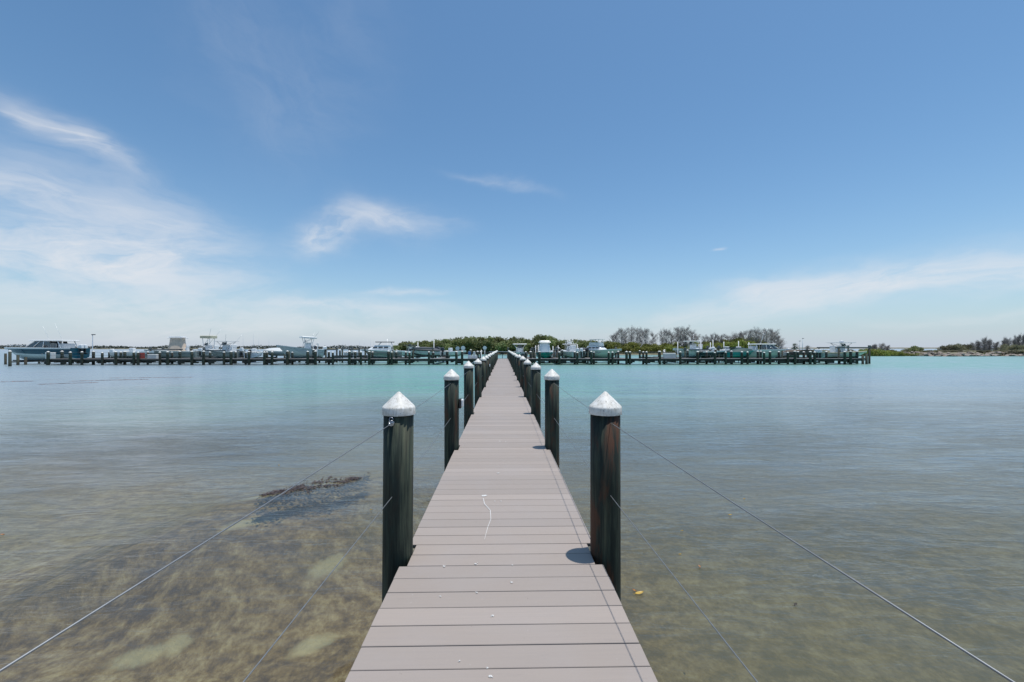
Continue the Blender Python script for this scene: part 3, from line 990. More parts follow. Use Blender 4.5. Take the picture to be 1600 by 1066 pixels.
# finger piers behind the dock
fing = [(146, 12), (216, 12), (305, 13), (385, 12), (452, 12), (500, 11), (566, 12), (622, 12), (690, 11), (742, 9), (826, 11), (867, 12), (912, 12), (962, 11), (1030, 12), (1052, 12),
        (1106, 12), (1160, 12), (1228, 12), (1276, 10)]
for i, (px, ln) in enumerate(fing):
    x = gx(px, 60)
    f = empty('finger_pier', (x, 0, 0), 0, 'narrow timber finger pier behind the dock, %s counted from the left' % ordn(i), 'pier', 'finger piers between the slips')
    b = MB()
    yy = DY1 + .02
    while yy < DY1 + ln:
        b.box((0, yy + .07, DECK - .02), (.9, .136, .035)); yy += .144
    b.build('decking', M_DOCK, f)
    b = MB(); b.box((-.4, DY1 + ln / 2, DECK - .14), (.05, ln, .19)); b.box((.4, DY1 + ln / 2, DECK - .14), (.05, ln, .19))
    b.build('stringers', M_TIMBER, f)
    for j in range(3):
        Y = DY1 + 1.8 + (ln - 1.9) * j / 2
        s = 1 if (i + j) % 2 else -1
        dock_piling(x + s * .58, Y, 'piling of the %s finger pier, %s out from the dock' % (ordn(i), ordn(j)), 'pilings of the finger piers', rr.uniform(-.1, .25))

# ------------------------------------------------------------------ boats
def hull_pt(t, L, B, H, side, lev, sheer=.20):
    f = max(0.0, (t - .45) / .55)
    br = B / 2 * (0.90 + .10 * min(1, t / .4)) * (1 - f ** 2.3 * .985)
    zr = H * (1 - sheer + sheer * t ** 1.6)
    zk = H * (.02 + .75 * max(0, (t - .62) / .38) ** 2.6)
    zc = max(zk + .02, H * (.26 + .38 * t ** 3.2))
    if lev == 0: return (-L / 2 + L * t * (1 - .10 * t ** 5), 0, zk)
    if lev == 1: return (-L / 2 + L * t * (1 - .09 * t ** 5), side * br * (.88 - .45 * t ** 3), zc)
    if lev == 2: return (-L / 2 + L * t * (1 - .05 * t ** 5), side * br * (.94 - .22 * t ** 3), zc * .68 + zr * .32)
    return (-L / 2 + L * t, side * br, zr)

def outboard(root, x, y, z, m=M_WHITE, s=1.0):
    b = MB()
    b.box((x - .22 * s, y, z + .42 * s), (.55 * s, .36 * s, .5 * s), taper=.82, bevel=.07 * s)
    o = b.build('outboard_motor', m, root)
    b = MB()
    b.box((x - .20 * s, y, z - .12 * s), (.26 * s, .14 * s, .62 * s), bevel=.03)
    b.box((x - .30 * s, y, z - .50 * s), (.5 * s, .08 * s, .12 * s), bevel=.02)
    b.build('leg', M_BLACK, o)

def boat(name, label, px, Y, z, heading, L, B, H, top_m, bot_m, gun_m=M_WHITE, kind='ttop', motors=1, motor_m=M_WHITE, topm=M_WHITE, pitch=0.0, opt=None, sheer=.20, cat='boat'):
    opt = opt or {}
    root = empty(name, (gx(px, Y), Y, z), heading, label, cat, 'boats in the slips')
    root.rotation_euler = (0, -pitch, heading)
    N = 16
    b = MB()
    for s in (-1, 1):
        rows = [b.add(*[hull_pt(i / N, L, B, H, s, lv, sheer) for lv in range(4)]) for i in range(N + 1)]
        for A, C in zip(rows[:-1], rows[1:]):
            for lv in range(3):
                q = (A[lv], C[lv], C[lv + 1], A[lv + 1])
                b.face(q if s < 0 else q[::-1], 1 if lv == 0 or (lv == 1 and opt.get('hiboot')) else 0, True)
    # transom
    a = [hull_pt(0, L, B, H, -1, lv, sheer) for lv in (3, 2, 1, 0)] + [hull_pt(0, L, B, H, 1, lv, sheer) for lv in (1, 2, 3)]
    b.face(b.add(*a), 0)
    b.build('hull', [top_m, bot_m], root)
    # gunwale cap, wraps both sides
    b = MB()
    for s in (-1, 1):
        prev = None
        for i in range(N + 1):
            x, y, zz = hull_pt(i / N, L, B, H, s, 3, sheer)
            yi = max(0, abs(y) - .16) * s
            r = b.add((x, y + s * .02, zz - .13), (x, y + s * .06, zz + .02), (x, yi, zz + .03), (x, yi, zz - .25))
            if prev:
                for k in range(3):
                    q = (prev[k], r[k], r[k + 1], prev[k + 1])
                    b.face(q if s < 0 else q[::-1], 0, False)
            prev = r
    b.build('gunwale', gun_m, root)
    # deck
    b = MB()
    prev = None
    for i in range(N + 1):
        t = i / N
        x, y, zz = hull_pt(t, L, B, H, 1, 3, sheer)
        fore = 1 if t > .68 else 0
        zd = zz - (.03 if (fore and kind != 'skiff') else .38)
        r = b.add((x, -y, zd), (x, y, zd))
        if prev: b.face((prev[0], r[0], r[1], prev[1]))
        prev = r
    b.build('deck', M_OFFWH, root)
    zt = H * (1 - sheer + sheer * .3)
    zd = zt - .35
    if kind in ('ttop', 'tower', 'coverttop'):
        cx = opt.get('cx', -.03 * L)
        b = MB(); b.box((cx, 0, zd + .55), (.8, .75, 1.1), taper=.85, bevel=.06)
        con = b.build('console', M_WHITE, root)
        b = MB(); b.box((cx + .36, 0, zd + 1.28), (.04, .68, .42), ry=-.35); b.build('windscreen', M_GLASS, con)
        b = MB(); b.box((cx - 1.0, 0, zd + .40), (.5, .9, .8), bevel=.08); b.box((cx - 1.2, 0, zd + .95), (.12, .9, .4), bevel=.04)
        b.build('seat', opt.get('seat', M_WHITE), root)
        th = opt.get('th', 2.05)
        tl, tw = opt.get('tl', 2.0), opt.get('tw', 1.6)
        zz = zd + th
        b = MB()
        for s in (-1, 1):
            b.tube([(cx + .55, s * .42, zd), (cx + .45, s * .46, zd + 1.1), (cx + tl * .32, s * tw * .40, zz)], .035, 6)
            b.tube([(cx - .60, s * .42, zd), (cx - .50, s * .46, zd + 1.1), (cx - tl * .32, s * tw * .40, zz)], .035, 6)
            b.tube([(cx + .45, s * .46, zd + 1.1), (cx - .50, s * .46, zd + 1.1)], .03, 6)
            b.tube([(cx + .45, s * .46, zd + 1.1), (cx - tl * .32, s * tw * .40, zz)], .025, 6)
        fr = b.build('top_frame', M_ALU, root)
        b = MB(); b.box((cx, 0, zz + .05), (tl, tw, opt.get('tt', .10)), bevel=.04, ry=opt.get('try', 0)); b.build('t_top', topm, root)
        if kind == 'tower':
            b = MB()
            for s in (-1, 1):
                b.tube([(cx + .4, s * .5, zz), (cx + .2, s * .35, zz + .5)], .03, 6)
                b.tube([(cx - .4, s * .5, zz), (cx - .2, s * .35, zz + .5)], .03, 6)
            b.tube([(cx + .2, .35, zz + .5), (cx + .2, -.35, zz + .5), (cx - .2, -.35, zz + .5), (cx - .2, .35, zz + .5), (cx + .2, .35, zz + .5)], .03, 6)
            b.box((cx, 0, zz + .28), (.5, .5, .26), bevel=.05)
            b.build('tower', M_ALU, root)
        if opt.get('radar'):
            b = MB(); b.lathe([(0, 0), (.22, .0), (.27, .06), (.25, .17), (.12, .24), (0, .25)], 12, (cx + .1, 0, zz + .10)); b.build('radar_dome', M_LGREY, root)
        if kind == 'coverttop':
            b = MB()
            n = 14
            cl, cw = opt.get('cl', 2.2), opt.get('cw', 1.7)
            prof = [(1.34, zd - .15), (1.14, zd + .6), (.93, zd + 1.4), (.86, zz + .0), (.90, zz + .12)]
            rings = []
            for (k, z_) in prof:
                rings.append(b.add(*[(cx + cl / 2 * k * (abs(cos(a)) ** .6) * (1 if cos(a) > 0 else -1) * (1 + .03 * sin(5 * a)), cw / 2 * k * (abs(sin(a)) ** .6) * (1 if sin(a) > 0 else -1), z_)
                                     for a in [2 * pi * q / 24 for q in range(24)]]))
            for A, C in zip(rings[:-1], rings[1:]):
                for q in range(24):
                    j = (q + 1) % 24
                    b.face((A[q], A[j], C[j], C[q]), 0, True)
            b.face(rings[-1], 0)
            b.build('canvas_cover', opt.get('cover', M_TAN), root)
            b = MB(); b.box((cx, 0, zz + .20), (cl * .86, cw * .9, .14), bevel=.05); b.build('roof', M_WHITE, root)
        if opt.get('rods'):
            b = MB()
            for s in (-1, 1):
                b.tube([(cx - tl * .3, s * tw * .45, zz), (cx - tl * .3 - opt['rods'] * .5, s * (tw * .45 + .5), zz + opt['rods'])], .018, 5)
            b.build('outriggers', M_ALU, root)
    if kind == 'cruiser':
        cx = opt.get('cx', -.02 * L)
        ht = opt.get('ht', 1.5)     # hardtop height over the gunwale
        hl = opt.get('hl', L * .42)
        w2 = B * .40
        # windscreen with raked front
        b = MB()
        z0 = zt + .05
        for s in (-1, 1):
            b.quad((cx + hl * .62, s * w2 * .75, z0), (cx + hl * .05, s * w2, z0), (cx + hl * .05, s * w2 * .92, z0 + ht * .86), (cx + hl * .30, s * w2 * .8, z0 + ht * .86))
        b.quad((cx + hl * .62, -w2 * .75, z0), (cx + hl * .62, w2 * .75, z0), (cx + hl * .30, w2 * .8, z0 + ht * .86), (cx + hl * .30, -w2 * .8, z0 + ht * .86))
        b.build('windscreen', M_GLASS, root)
        for s in (-1, 1):
            for (pa, pb, rr_) in (((cx + hl * .64, s * w2 * .76, z0), (cx + hl * .31, s * w2 * .82, z0 + ht * .9), .05), ((cx + hl * .36, s * w2 * .92, z0), (cx + hl * .14, s * w2 * .93, z0 + ht * .9), .04),
                                  ((cx + hl * .05, s * w2 * 1.0, z0), (cx + hl * .03, s * w2 * .93, z0 + ht * .9), .05), ((cx - hl * .48, s * w2 * .95, z0 - .3), (cx - hl * .36, s * w2 * .93, z0 + ht * .9), .06)):
                b = MB(); b.tube([pa, pb], rr_, 6); b.build('roof_post', M_ALU, root)
        b = MB(); b.box((cx - hl * .02, 0, z0 + ht * .95), (hl, w2 * 2.05, .13), bevel=.06)
        b.build('hardtop', topm, root)
        b = MB()
        for s in (-1, 1):
            b.quad((cx + hl * .0, s * w2 * 1.01, z0 + .25), (cx - hl * .16, s * w2 * .98, z0 + .25), (cx - hl * .13, s * w2 * .96, z0 + ht * .84), (cx + hl * .0, s * w2 * .97, z0 + ht * .84))
        b.build('side_window', M_GLASS, root)
        b = MB(); b.box((cx - hl * .38, 0, zd + .45), (.6, B * .6, .9), bevel=.1); b.box((cx + hl * .1, 0, zd + .45), (.6, B * .4, 1.1), bevel=.1)
        b.build('seat', M_LGREY, root)
        b = MB(); b.tube([(cx, w2 * .5, z0 + ht), (cx + .6, w2 * .5 + .2, z0 + ht + 1.8)], .015, 5); b.tube([(cx - .5, -w2 * .5, z0 + ht), (cx + .5, -w2 * .5, z0 + ht + 2.2)], .015, 5)
        b.build('antenna', M_ALU, root)
        # bow rail
        b = MB()
        for s in (-1, 1):
            pth = []
            for i in range(9, 16):
                x, y, zz = hull_pt(i / 16, L, B, H, s, 3, sheer)
                pth.append((x, y * .93, zz + .28))
                if i % 2: b.tube([(x, y * .93, zz), (x, y * .93, zz + .28)], .012, 5)
            b.tube(pth, .014, 5)
        b.build('bow_rail', M_STEEL, root)
    if kind in ('cabin', 'fly'):
        cx = opt.get('cx', .05 * L)
        cl, ch = opt.get('cl', L * .40), opt.get('ch', .95)
        w2 = B * .36
        b = MB()
        rings = []
        for (k0, k1, w_, z_) in ((1.25, -.5, 1.0, zt - .05), (.80, -.5, .94, zt + ch * .55), (.45, -.46, .86, zt + ch)):
            rings.append(b.add((cx + cl * k0 * .5, -w2 * w_ * .6, z_), (cx + cl * k0 * .5, w2 * w_ * .6, z_), (cx + cl * k0 * .5 * .6, w2 * w_, z_), (cx + cl * k1, w2 * w_, z_), (cx + cl * k1, -w2 * w_, z_), (cx + cl * k0 * .5 * .6, -w2 * w_, z_)))
        for A, C in zip(rings[:-1], rings[1:]):
            for q in range(6):
                j = (q + 1) % 6
                b.face((A[q], A[j], C[j], C[q]), 0)
        b.face(rings[-1], 0)
        cab = b.build('cabin', M_WHITE, root)
        b = MB()
        for s in (-1, 1):
            for q in range(3):
                x0 = cx - cl * .38 + q * cl * .24
                b.box((x0 + cl * .1, s * w2 * .94, zt + ch * .60), (cl * .19, .05, ch * .34), bevel=.012)
        b.box((cx + cl * .355, 0, zt + ch * .66), (.06, w2 * 1.05, ch * .42), ry=-.62)
        b.build('window', M_GLASS, cab)
        zz = zt + ch
        if kind == 'fly':
            b = MB(); b.box((cx - .05 * cl, 0, zz + .25), (cl * .7, w2 * 1.6, .5), taper=.9, bevel=.05); b.build('flybridge', M_OFFWH, root)
            b = MB()
            for s in (-1, 1):
                for xx in (-.28, .25):
                    b.tube([(cx + cl * xx, s * w2 * .7, zz + .4), (cx + cl * xx * .9, s * w2 * .6, zz + .92)], .03, 6)
            b.build('top_frame', M_ALU, root)
            b = MB(); b.box((cx, 0, zz + .95), (cl * .72, w2 * 1.5, .09), bevel=.03); b.build('canopy', topm, root)
        else:
            b = MB()
            for s in (-1, 1):
                b.tube([(cx + cl * .1, s * w2 * .8, zz - .1), (cx - cl * .05, s * w2 * .8, zz + .42)], .03, 6)
                b.tube([(cx - cl * .6, s * w2 * .8, zt), (cx - cl * .5, s * w2 * .8, zz + .42)], .03, 6)
            b.build('top_frame', M_ALU, root)
            b = MB(); b.box((cx - cl * .22, 0, zz + .46), (cl * .85, w2 * 1.8, .10), bevel=.04); b.build('canopy', topm, root)
    if kind == 'skiff':
        b = MB(); b.box((-.05 * L, 0, zd + .45), (.6, .6, .9), taper=.85, bevel=.05); b.build('console', opt.get('con', M_WHITE), root)
        b = MB(); b.box((-.2 * L, 0, zd + .25), (.5, .8, .5), bevel=.06); b.build('seat', M_OFFWH, root)
    if kind == 'covered':
        b = MB(); prev = None
        for i in range(17):
            t = i / 16
            x, y, zz = hull_pt(t, L, B, H, 1, 3, sheer)
            hgt = .05 + .42 * max(0, sin(pi * min(1, t * 1.05))) ** .6
            r = b.add((x, -y * 1.02, zz + .0), (x, -y * .6, zz + hgt * .75), (x, 0, zz + hgt), (x, y * .6, zz + hgt * .75), (x, y * 1.02, zz + .0))
            if prev:
                for k in range(4): b.face((prev[k], r[k], r[k + 1], prev[k + 1]), 0, True)
            prev = r
        b.build('canvas_cover', opt.get('cover', M_DGREY), root)
    for k in range(motors):
        yo = 0 if motors == 1 else (k - (motors - 1) / 2) * .55
        outboard(root, -L / 2 - .05, yo, zt - .25, motor_m, opt.get('ms', 1.0))
    return root

def lift(px, Y, heading, L, B, zk, top, n, label, beams=True):
    """four-post boat lift: posts, top beams, cradle under the keel"""
    root = empty('boat_lift', (gx(px, Y), Y, 0), heading, label, 'boat lift', 'boat lifts behind the dock')
    for sx in (-1, 1):
        for sy in (-1, 1):
            b = MB(); b.tube([(sx * L * .27, sy * (B / 2 + .45), -2.4), (sx * L * .27, sy * (B / 2 + .45), top)], [.13, .115], 10)
            b.build('post', M_PILE, root)
    if beams:
        for sy in (-1, 1):
            b = MB(); b.box((0, sy * (B / 2 + .45), top + .07), (L * .62, .14, .14)); b.box((L * .27, sy * (B / 2 + .45), top + .26), (.28, .22, .22), bevel=.03)
            b.build('top_beam', simple_lift, root)
    for sx in (-1, 1):
        b = MB(); b.box((sx * L * .20, 0, zk - .12), (.16, B + .9, .16)); b.build('cradle_beam', simple_lift, root)
    for sy in (-1, 1):
        b = MB(); b.box((0, sy * B * .26, zk + .04), (L * .62, .12, .14)); b.build('bunk', M_TIMBER, root)
        for sx in (-1, 1):
            b = MB(); b.tube([(sx * L * .20, sy * (B / 2 + .38), zk - .1), (sx * L * .20, sy * (B / 2 + .38), top)], .012, 5); b.build('lift_cable', M_CABLE, root)
    return root
simple_lift = simple('galvanised lift beam', (0.13, 0.14, 0.14), 0.55, 0.3, 0.4, 3)

PI = pi
# (1) navy cruiser
boat('motor_cruiser', 'navy blue motor cruiser with white hardtop, bow overhanging the left dock end', 67, 57.0, .42, PI + .03, 9.2, 3.0, 1.66, M_NAVY, M_AQUA, M_WHITE, 'cruiser', 2, M_WHITE,
     opt=dict(hl=4.1, ht=.92, cx=-1.35, hiboot=True), sheer=.04)
lift(67, 57.0, PI, 9.2, 3.0, .42, 1.35, 0, 'low boat lift holding the navy cruiser', beams=False)
# skiffs
boat('skiff', 'small open white skiff with a white outboard, behind the dock near the cruiser', 210, 58.5, .75, .15, 4.6, 1.9, .85, M_OFFWH, M_GGREY, M_WHITE, 'skiff', 1, M_WHITE)
boat('fishing_boat', 'grey-green boat with its tower wrapped in a tall tan canvas cover', 268, 62, .50, PI + .25, 6.4, 2.4, 1.30, M_GGREY, M_GGREY, M_OFFWH, 'coverttop', 1, M_WHITE,
     opt=dict(cx=-.75, th=2.1, cl=1.85, cw=1.6, cover=M_TAN))
boat('fishing_boat', 'white boat with pipe railings and a small yellow-cream tower top', 310, 66, .60, PI, 7.6, 2.5, 1.20, M_OFFWH, M_GGREY, M_WHITE, 'ttop', 1, M_WHITE, topm=M_CREAM,
     opt=dict(cx=-1.5, th=2.3, rods=1.3, tl=1.6, tw=1.5, tt=.38))
boat('fishing_boat', 'white centre console boat with dark sheer stripe and thin wide flat top', 350, 60, .60, PI - .2, 4.9, 2.2, 1.25, M_GGREY, M_GGREY, M_WHITE, 'ttop', 1, M_WHITE, topm=M_LGREY,
     opt=dict(cx=-.35, th=1.55, rods=1.0, tl=2.3, tw=1.9, tt=.06), pitch=.01)
boat('skiff', 'low boat with dark green hull and white canvas heap, left of the pale aqua boat', 434, 64, .85, PI, 4.2, 1.9, .85, M_GGREY, M_DTEAL, M_OFFWH, 'covered', 1, M_WHITE, opt=dict(cover=M_OFFWH))
boat('fishing_boat', 'pale aqua centre console boat raised high with its white top', 468, 58.5, .72, PI + .62, 5.6, 2.2, 1.50, M_AQUA, M_AQUA, M_AQUA, 'ttop', 1, M_WHITE, pitch=.06, opt=dict(cx=-.9, th=1.75, rods=.9, tl=1.9, tw=1.6, tt=.22))
boat('cabin_cruiser', 'white cabin cruiser with three dark windows and dark canopy, right of the sailboat masts', 597, 61, .60, PI + .22, 5.4, 2.5, 1.25, M_GGREY, M_LGREY, M_WHITE, 'cabin', 0, topm=M_DGREY,
     opt=dict(cl=3.0, ch=.70))
boat('covered_boat', 'boat under a dark grey cover in front of the left mangroves', 664, 64, .75, PI, 4.6, 2.0, 1.10, M_LGREY, M_DGREY, M_DGREY, 'covered', 1, M_DGREY)
boat('fishing_boat', 'boat with white top facing the dock just right of the walkway end', 812, 60, .35, -PI / 2, 6.5, 2.3, 1.1, M_NAVY, M_LGREY, M_WHITE, 'ttop', 0, opt=dict(cx=-.2, th=1.55, tl=2.0, tw=1.9))
boat('fishing_boat', 'teal boat whose tower is wrapped in a white cover', 851, 60, .50, -PI / 2, 6.0, 2.2, .95, M_TEAL, M_TEAL, M_TEAL, 'coverttop', 0, opt=dict(cx=-.2, th=1.78, cl=1.7, cw=1.45, cover=M_WHITE))
boat('fishing_boat', 'pale green boat with a tall open white tower, seen stern first', 889, 61, .60, PI / 2 + .25, 6.5, 2.3, 1.15, M_PGREEN, M_GGREY, M_WHITE, 'tower', 2, M_WHITE, opt=dict(cx=-.2, th=1.25, rods=1.0, tl=1.6, tw=1.5))
boat('sport_fisher', 'cream sport fishing boat with flybridge and pale green flared bow', 936, 61, .50, -.72, 6.8, 2.6, 1.40, M_PGREEN, M_PGREEN, M_OFFWH, 'fly', 0, topm=M_OFFWH, opt=dict(cl=2.4, ch=.58, cx=-.3))
boat('fishing_boat', 'white boat with pale blue bow and white top below the grey pines', 1082, 61, .65, PI + .25, 6.4, 2.4, 1.30, M_LGREY, M_PBLUE, M_WHITE, 'ttop', 1, M_WHITE, opt=dict(cx=-.1, th=1.5, rods=1.1, tl=1.9, tw=1.8))
boat('skiff', 'low white skiff with dark hull between the white poles', 1115, 60, .80, .1, 4.2, 1.9, .9, M_DTEAL, M_DTEAL, M_WHITE, 'skiff', 1, M_WHITE)
boat('skiff', 'open boat with dark teal hull and two white outboards tilted behind', 1138, 62, .85, .05, 4.4, 2.0, .95, M_DTEAL, M_DTEAL, M_OFFWH, 'skiff', 2, M_WHITE)
boat('covered_boat', 'bright teal boat hull under a low cover beside the big hardtop boat', 1158, 59, .72, .15, 3.9, 1.9, .95, M_TEAL, M_TEAL, M_TEAL, 'covered', 0, opt=dict(cover=M_DTEAL))
boat('motor_cruiser', 'big white hardtop boat with slanted windscreen frame near the dock right end', 1192, 60, .50, -.12, 5.9, 2.5, 1.35, M_PGREEN, M_AQUA, M_WHITE, 'cruiser', 2, M_WHITE, opt=dict(hl=3.0, ht=.75, cx=-.1), sheer=.08)
boat('fishing_boat', 'white and teal boat with thin flat top and radar at the right dock end', 1318, 57.2, .60, .04, 6.5, 2.5, 1.0, M_PGREEN, M_DTEAL, M_CREAM, 'ttop', 2, M_WHITE, topm=M_LGREY,
     opt=dict(cx=-.35, th=1.55, tl=2.5, tw=2.0, tt=.05, radar=True), pitch=0.0)
boat('skiff', 'small white skiff with a dark console between two empty lifts, left of the cabin cruiser', 548, 63, .70, PI / 2 + .4, 4.6, 1.9, .85, M_OFFWH, M_LGREY, M_WHITE, 'skiff', 1, M_WHITE, opt=dict(con=M_DGREY))
boat('fishing_boat', 'distant white boat with dark top beside the cabin cruiser stern', 642, 70, .55, PI - .4, 5.2, 2.1, 1.05, M_OFFWH, M_GGREY, M_WHITE, 'ttop', 1, M_BLACK, topm=M_DGREY, opt=dict(cx=-.1, th=1.3, tl=1.8, tw=1.6))
boat('skiff', 'open white skiff behind the signs near the walkway end', 706, 66, .70, .5, 4.6, 1.9, .9, M_OFFWH, M_GGREY, M_WHITE, 'skiff', 1, M_WHITE)
boat('skiff', 'white skiff with black outboard between the teal wrapped boat and the tower boat', 871, 64, .75, PI / 2, 4.8, 1.9, .9, M_OFFWH, M_GGREY, M_WHITE, 'skiff', 1, M_BLACK)
boat('covered_boat', 'boat under a dark cover left of the cream sport fishing boat', 911, 63, .70, PI / 2, 5.2, 2.1, 1.05, M_DTEAL, M_DTEAL, M_DTEAL, 'covered', 1, M_BLACK)
boat('skiff', 'low white skiff on the right of the big hardtop boat', 1234, 62, .65, .3, 4.4, 1.9, .9, M_OFFWH, M_GGREY, M_WHITE, 'skiff', 1, M_WHITE)
boat('skiff', 'pale skiff tied left of the tan-covered boat', 246, 66, .60, PI + .6, 4.8, 1.9, .9, M_LGREY, M_GGREY, M_WHITE, 'skiff', 1, M_WHITE)
boat('skiff', 'grey skiff with black outboard tied right of the boat with dark sheer stripe', 398, 62, .62, PI / 2 + .3, 4.8, 1.9, .9, M_LGREY, M_GGREY, M_OFFWH, 'skiff', 1, M_BLACK)
# lifts
lift(268, 62, PI + .25, 6.4, 2.4, .50, 1.75, 0, 'boat lift under the tan-covered boat')
lift(350, 60, PI - .2, 5.6, 2.3, .60, 1.62, 0, 'boat lift under the boat with the dark sheer stripe')
lift(468, 58.5, PI + .62, 5.6, 2.2, .66, 1.6, 0, 'boat lift holding the pale aqua boat', beams=False)
lift(597, 61, PI + .22, 5.4, 2.5, .60, 1.7, 0, 'boat lift holding the cabin cruiser', beams=False)
lift(536, 60, PI / 2, 7, 2.2, .9, 1.72, 0, 'empty boat lift left of the cabin cruiser')
lift(560, 62, PI / 2, 7, 2.2, .9, 1.82, 0, 'second empty boat lift, next to the cabin cruiser')
lift(664, 64, PI, 5, 2.2, .75, 1.85, 0, 'boat lift under the dark grey covered boat')
lift(812, 60, -PI / 2, 6.5, 2.3, .35, 1.75, 0, 'boat lift holding the boat nearest the walkway end')
lift(851, 60, -PI / 2, 6.0, 2.1, .50, 1.75, 0, 'boat lift holding the teal wrapped boat')
lift(889, 61, PI / 2, 6.5, 2.3, .60, 1.82, 0, 'boat lift holding the pale green tower boat')
lift(936, 61, -PI / 2, 6.5, 2.9, .50, 1.75, 0, 'boat lift holding the sport fishing boat')
lift(1082, 61, PI, 6.4, 2.4, .65, 1.7, 0, 'boat lift under the white boat with the pale blue bow')
lift(1132, 61, PI, 6.0, 2.4, .80, 1.95, 0, 'boat lift under the dark teal skiffs')
lift(1192, 60, 0, 6.0, 2.5, .50, 1.65, 0, 'boat lift under the big hardtop boat', beams=False)
lift(1318, 57.2, 0, 7.4, 2.6, .60, 2.0, 0, 'tall four-post boat lift at the right dock end')
# (21) brown canopies on frames
def canopy(px, Y, w_, d_, h0, h1, label, m=M_CLOTH):
    root = empty('slip_canopy', (gx(px, Y), Y, 0), 0, label, 'canopy')
    for sx in (-1, 1):
        for sy in (-1, 1):
            b = MB(); b.tube([(sx * w_ * .46, sy * d_ * .45, -2.2), (sx * w_ * .46, sy * d_ * .45, h0)], .09, 8); b.build('post', M_PILE, root)
    b = MB()
    rows = []
    for i in range(9):
        u = i / 8
        x = (u - .5) * w_
        zz = h0 + (h1 - h0) * sin(pi * u) ** .7
        rows.append(b.add((x, -d_ / 2, zz), (x, d_ / 2, zz), (x, -d_ / 2, h0 - .35 + .0 * u), (x, d_ / 2, h0 - .35)))
    for A, C in zip(rows[:-1], rows[1:]):
        b.face((A[0], C[0], C[1], A[1]), 0, True); b.face((A[2], C[2], C[0], A[0])); b.face((A[3], A[1], C[1], C[3]))
    b.face((rows[0][0], rows[0][1], rows[0][3], rows[0][2])); b.face((rows[-1][0], rows[-1][2], rows[-1][3], rows[-1][1]))
    b.build('canopy_cloth', m, root)
canopy(1242, 61, 2.6, 5, 1.45, 1.80, 'brown cloth canopy on posts left of the palm')
canopy(1266, 66, 2.4, 5, 1.35, 1.60, 'small tan cloth canopy on posts right of the palm', M_TAN)
canopy(683, 66, .9, 2, 2.0, 2.2, 'narrow dark canopy on tall posts by the left mangroves', M_DGREY)

# free pilings at both ends
def bare_post(px, Y, top, label, cap=True):
    root = empty('mooring_piling', (gx(px, Y), Y, 0), 0, label, 'piling', 'mooring pilings standing clear of the dock')
    b = MB(); b.tube([(0, 0, -2.4), (0, 0, top)], [.15, .13], 14); b.build('shaft', M_PILE, root)
    if cap:
        b = MB(); b.lathe([(.135, top - .06), (.137, top + .03), (0, top + .14)], 14); b.build('cap', M_CAP, root)
bare_post(15.5, 49.6, 1.66, 'lone capped mooring piling under the navy bow, farthest left')
bare_post(28, 53, 1.20, 'short mooring piling second from the left, below the navy bow', False)
bare_post(40, 54, .92, 'stubby mooring piling under the navy hull', False)
bare_post(1348, 54, 1.15, 'bare mooring piling just off the right dock end', False)
bare_post(1354, 54, 1.30, 'outermost bare mooring piling at the right dock end', False)

# white guide poles
for i, (px, py, Y, lab) in enumerate([
        (653, 535, 64, 'white guide pole standing before the left mangroves'), (678, 531, 64, 'taller white guide pole by the narrow dark canopy'),
        (837, 540, 62, 'short white guide pole left of the teal wrapped boat'), (841, 539, 62, 'short white guide pole touching the teal wrapped boat'),
        (864, 541, 62, 'white guide pole right of the teal wrapped boat'), (872, 540, 62, 'white guide pole left of the pale green tower boat'),
        (902, 538, 62, 'white guide pole left of the sport fishing boat'), (1059, 534, 58, 'white guide pole left of the pale blue bow'),
        (1095, 533, 60, 'white guide pole right of the white boat with pale blue bow'), (1110, 535, 60, 'white guide pole above the low white skiff'),
        (1114, 531, 60, 'tallest white guide pole above the low white skiff'), (1131, 534, 60, 'white guide pole above the two white outboards'),
        (1154, 533, 60, 'white guide pole left of the big hardtop boat'), (1170, 535, 61, 'white guide pole touching the big hardtop boat'),
        (605, 530, 63, 'thin pole right behind the cabin cruiser'), (752, 547, 60, 'short white pole left of the hexagonal sign')]):
    b = MB(); b.tube([(gx(px, Y), Y, -1.9), (gx(px, Y), Y, gz(px, py, Y))], .055, 8)
    tag(b.build('guide_pole', M_ALU), lab, 'pole', 'white guide poles of the slips')

# signs and pedestal left of the walkway end
def sign(px, Y, py, r, n, label, m):
    z = gz(px, py, Y)
    root = empty('post_sign', (gx(px, Y), Y, 0), 0, label, 'sign')
    b = MB(); b.tube([(0, 0, DECK), (0, 0, z - r)], .04, 8); b.build('post', M_ALU, root)
    b = MB(); b.tube([(0, -.05, z), (0, -.02, z)], r, n, sm=False); b.build('sign_plate', m, root)
sign(715, 54.2, 544.5, .25, 16, 'round grey sign on a post left of the round white one', M_LGREY)
sign(723.5, 54.2, 544.0, .27, 16, 'round white sign on a post', M_WHITE)
sign(757.5, 54.2, 543.7, .26, 6, 'white hexagonal sign on a post near the walkway end', M_WHITE)
def pedestal(px, Y, m, label):
    root = empty('power_pedestal', (gx(px, Y), Y, DECK), 0, label, 'power pedestal')
    b = MB(); b.box((0, 0, .22), (.36, .30, .44), bevel=.03); b.build('base', M_WHITE, root)
    b = MB(); b.box((0, 0, .66), (.30, .26, .44), taper=.85, bevel=.04); b.build('housing', m, root)
pedestal(733.5, 54.0, M_BLUE, 'blue and white power pedestal standing on the dock')
pedestal(741, 54.3, M_OFFWH, 'low off white power pedestal right of the blue one')
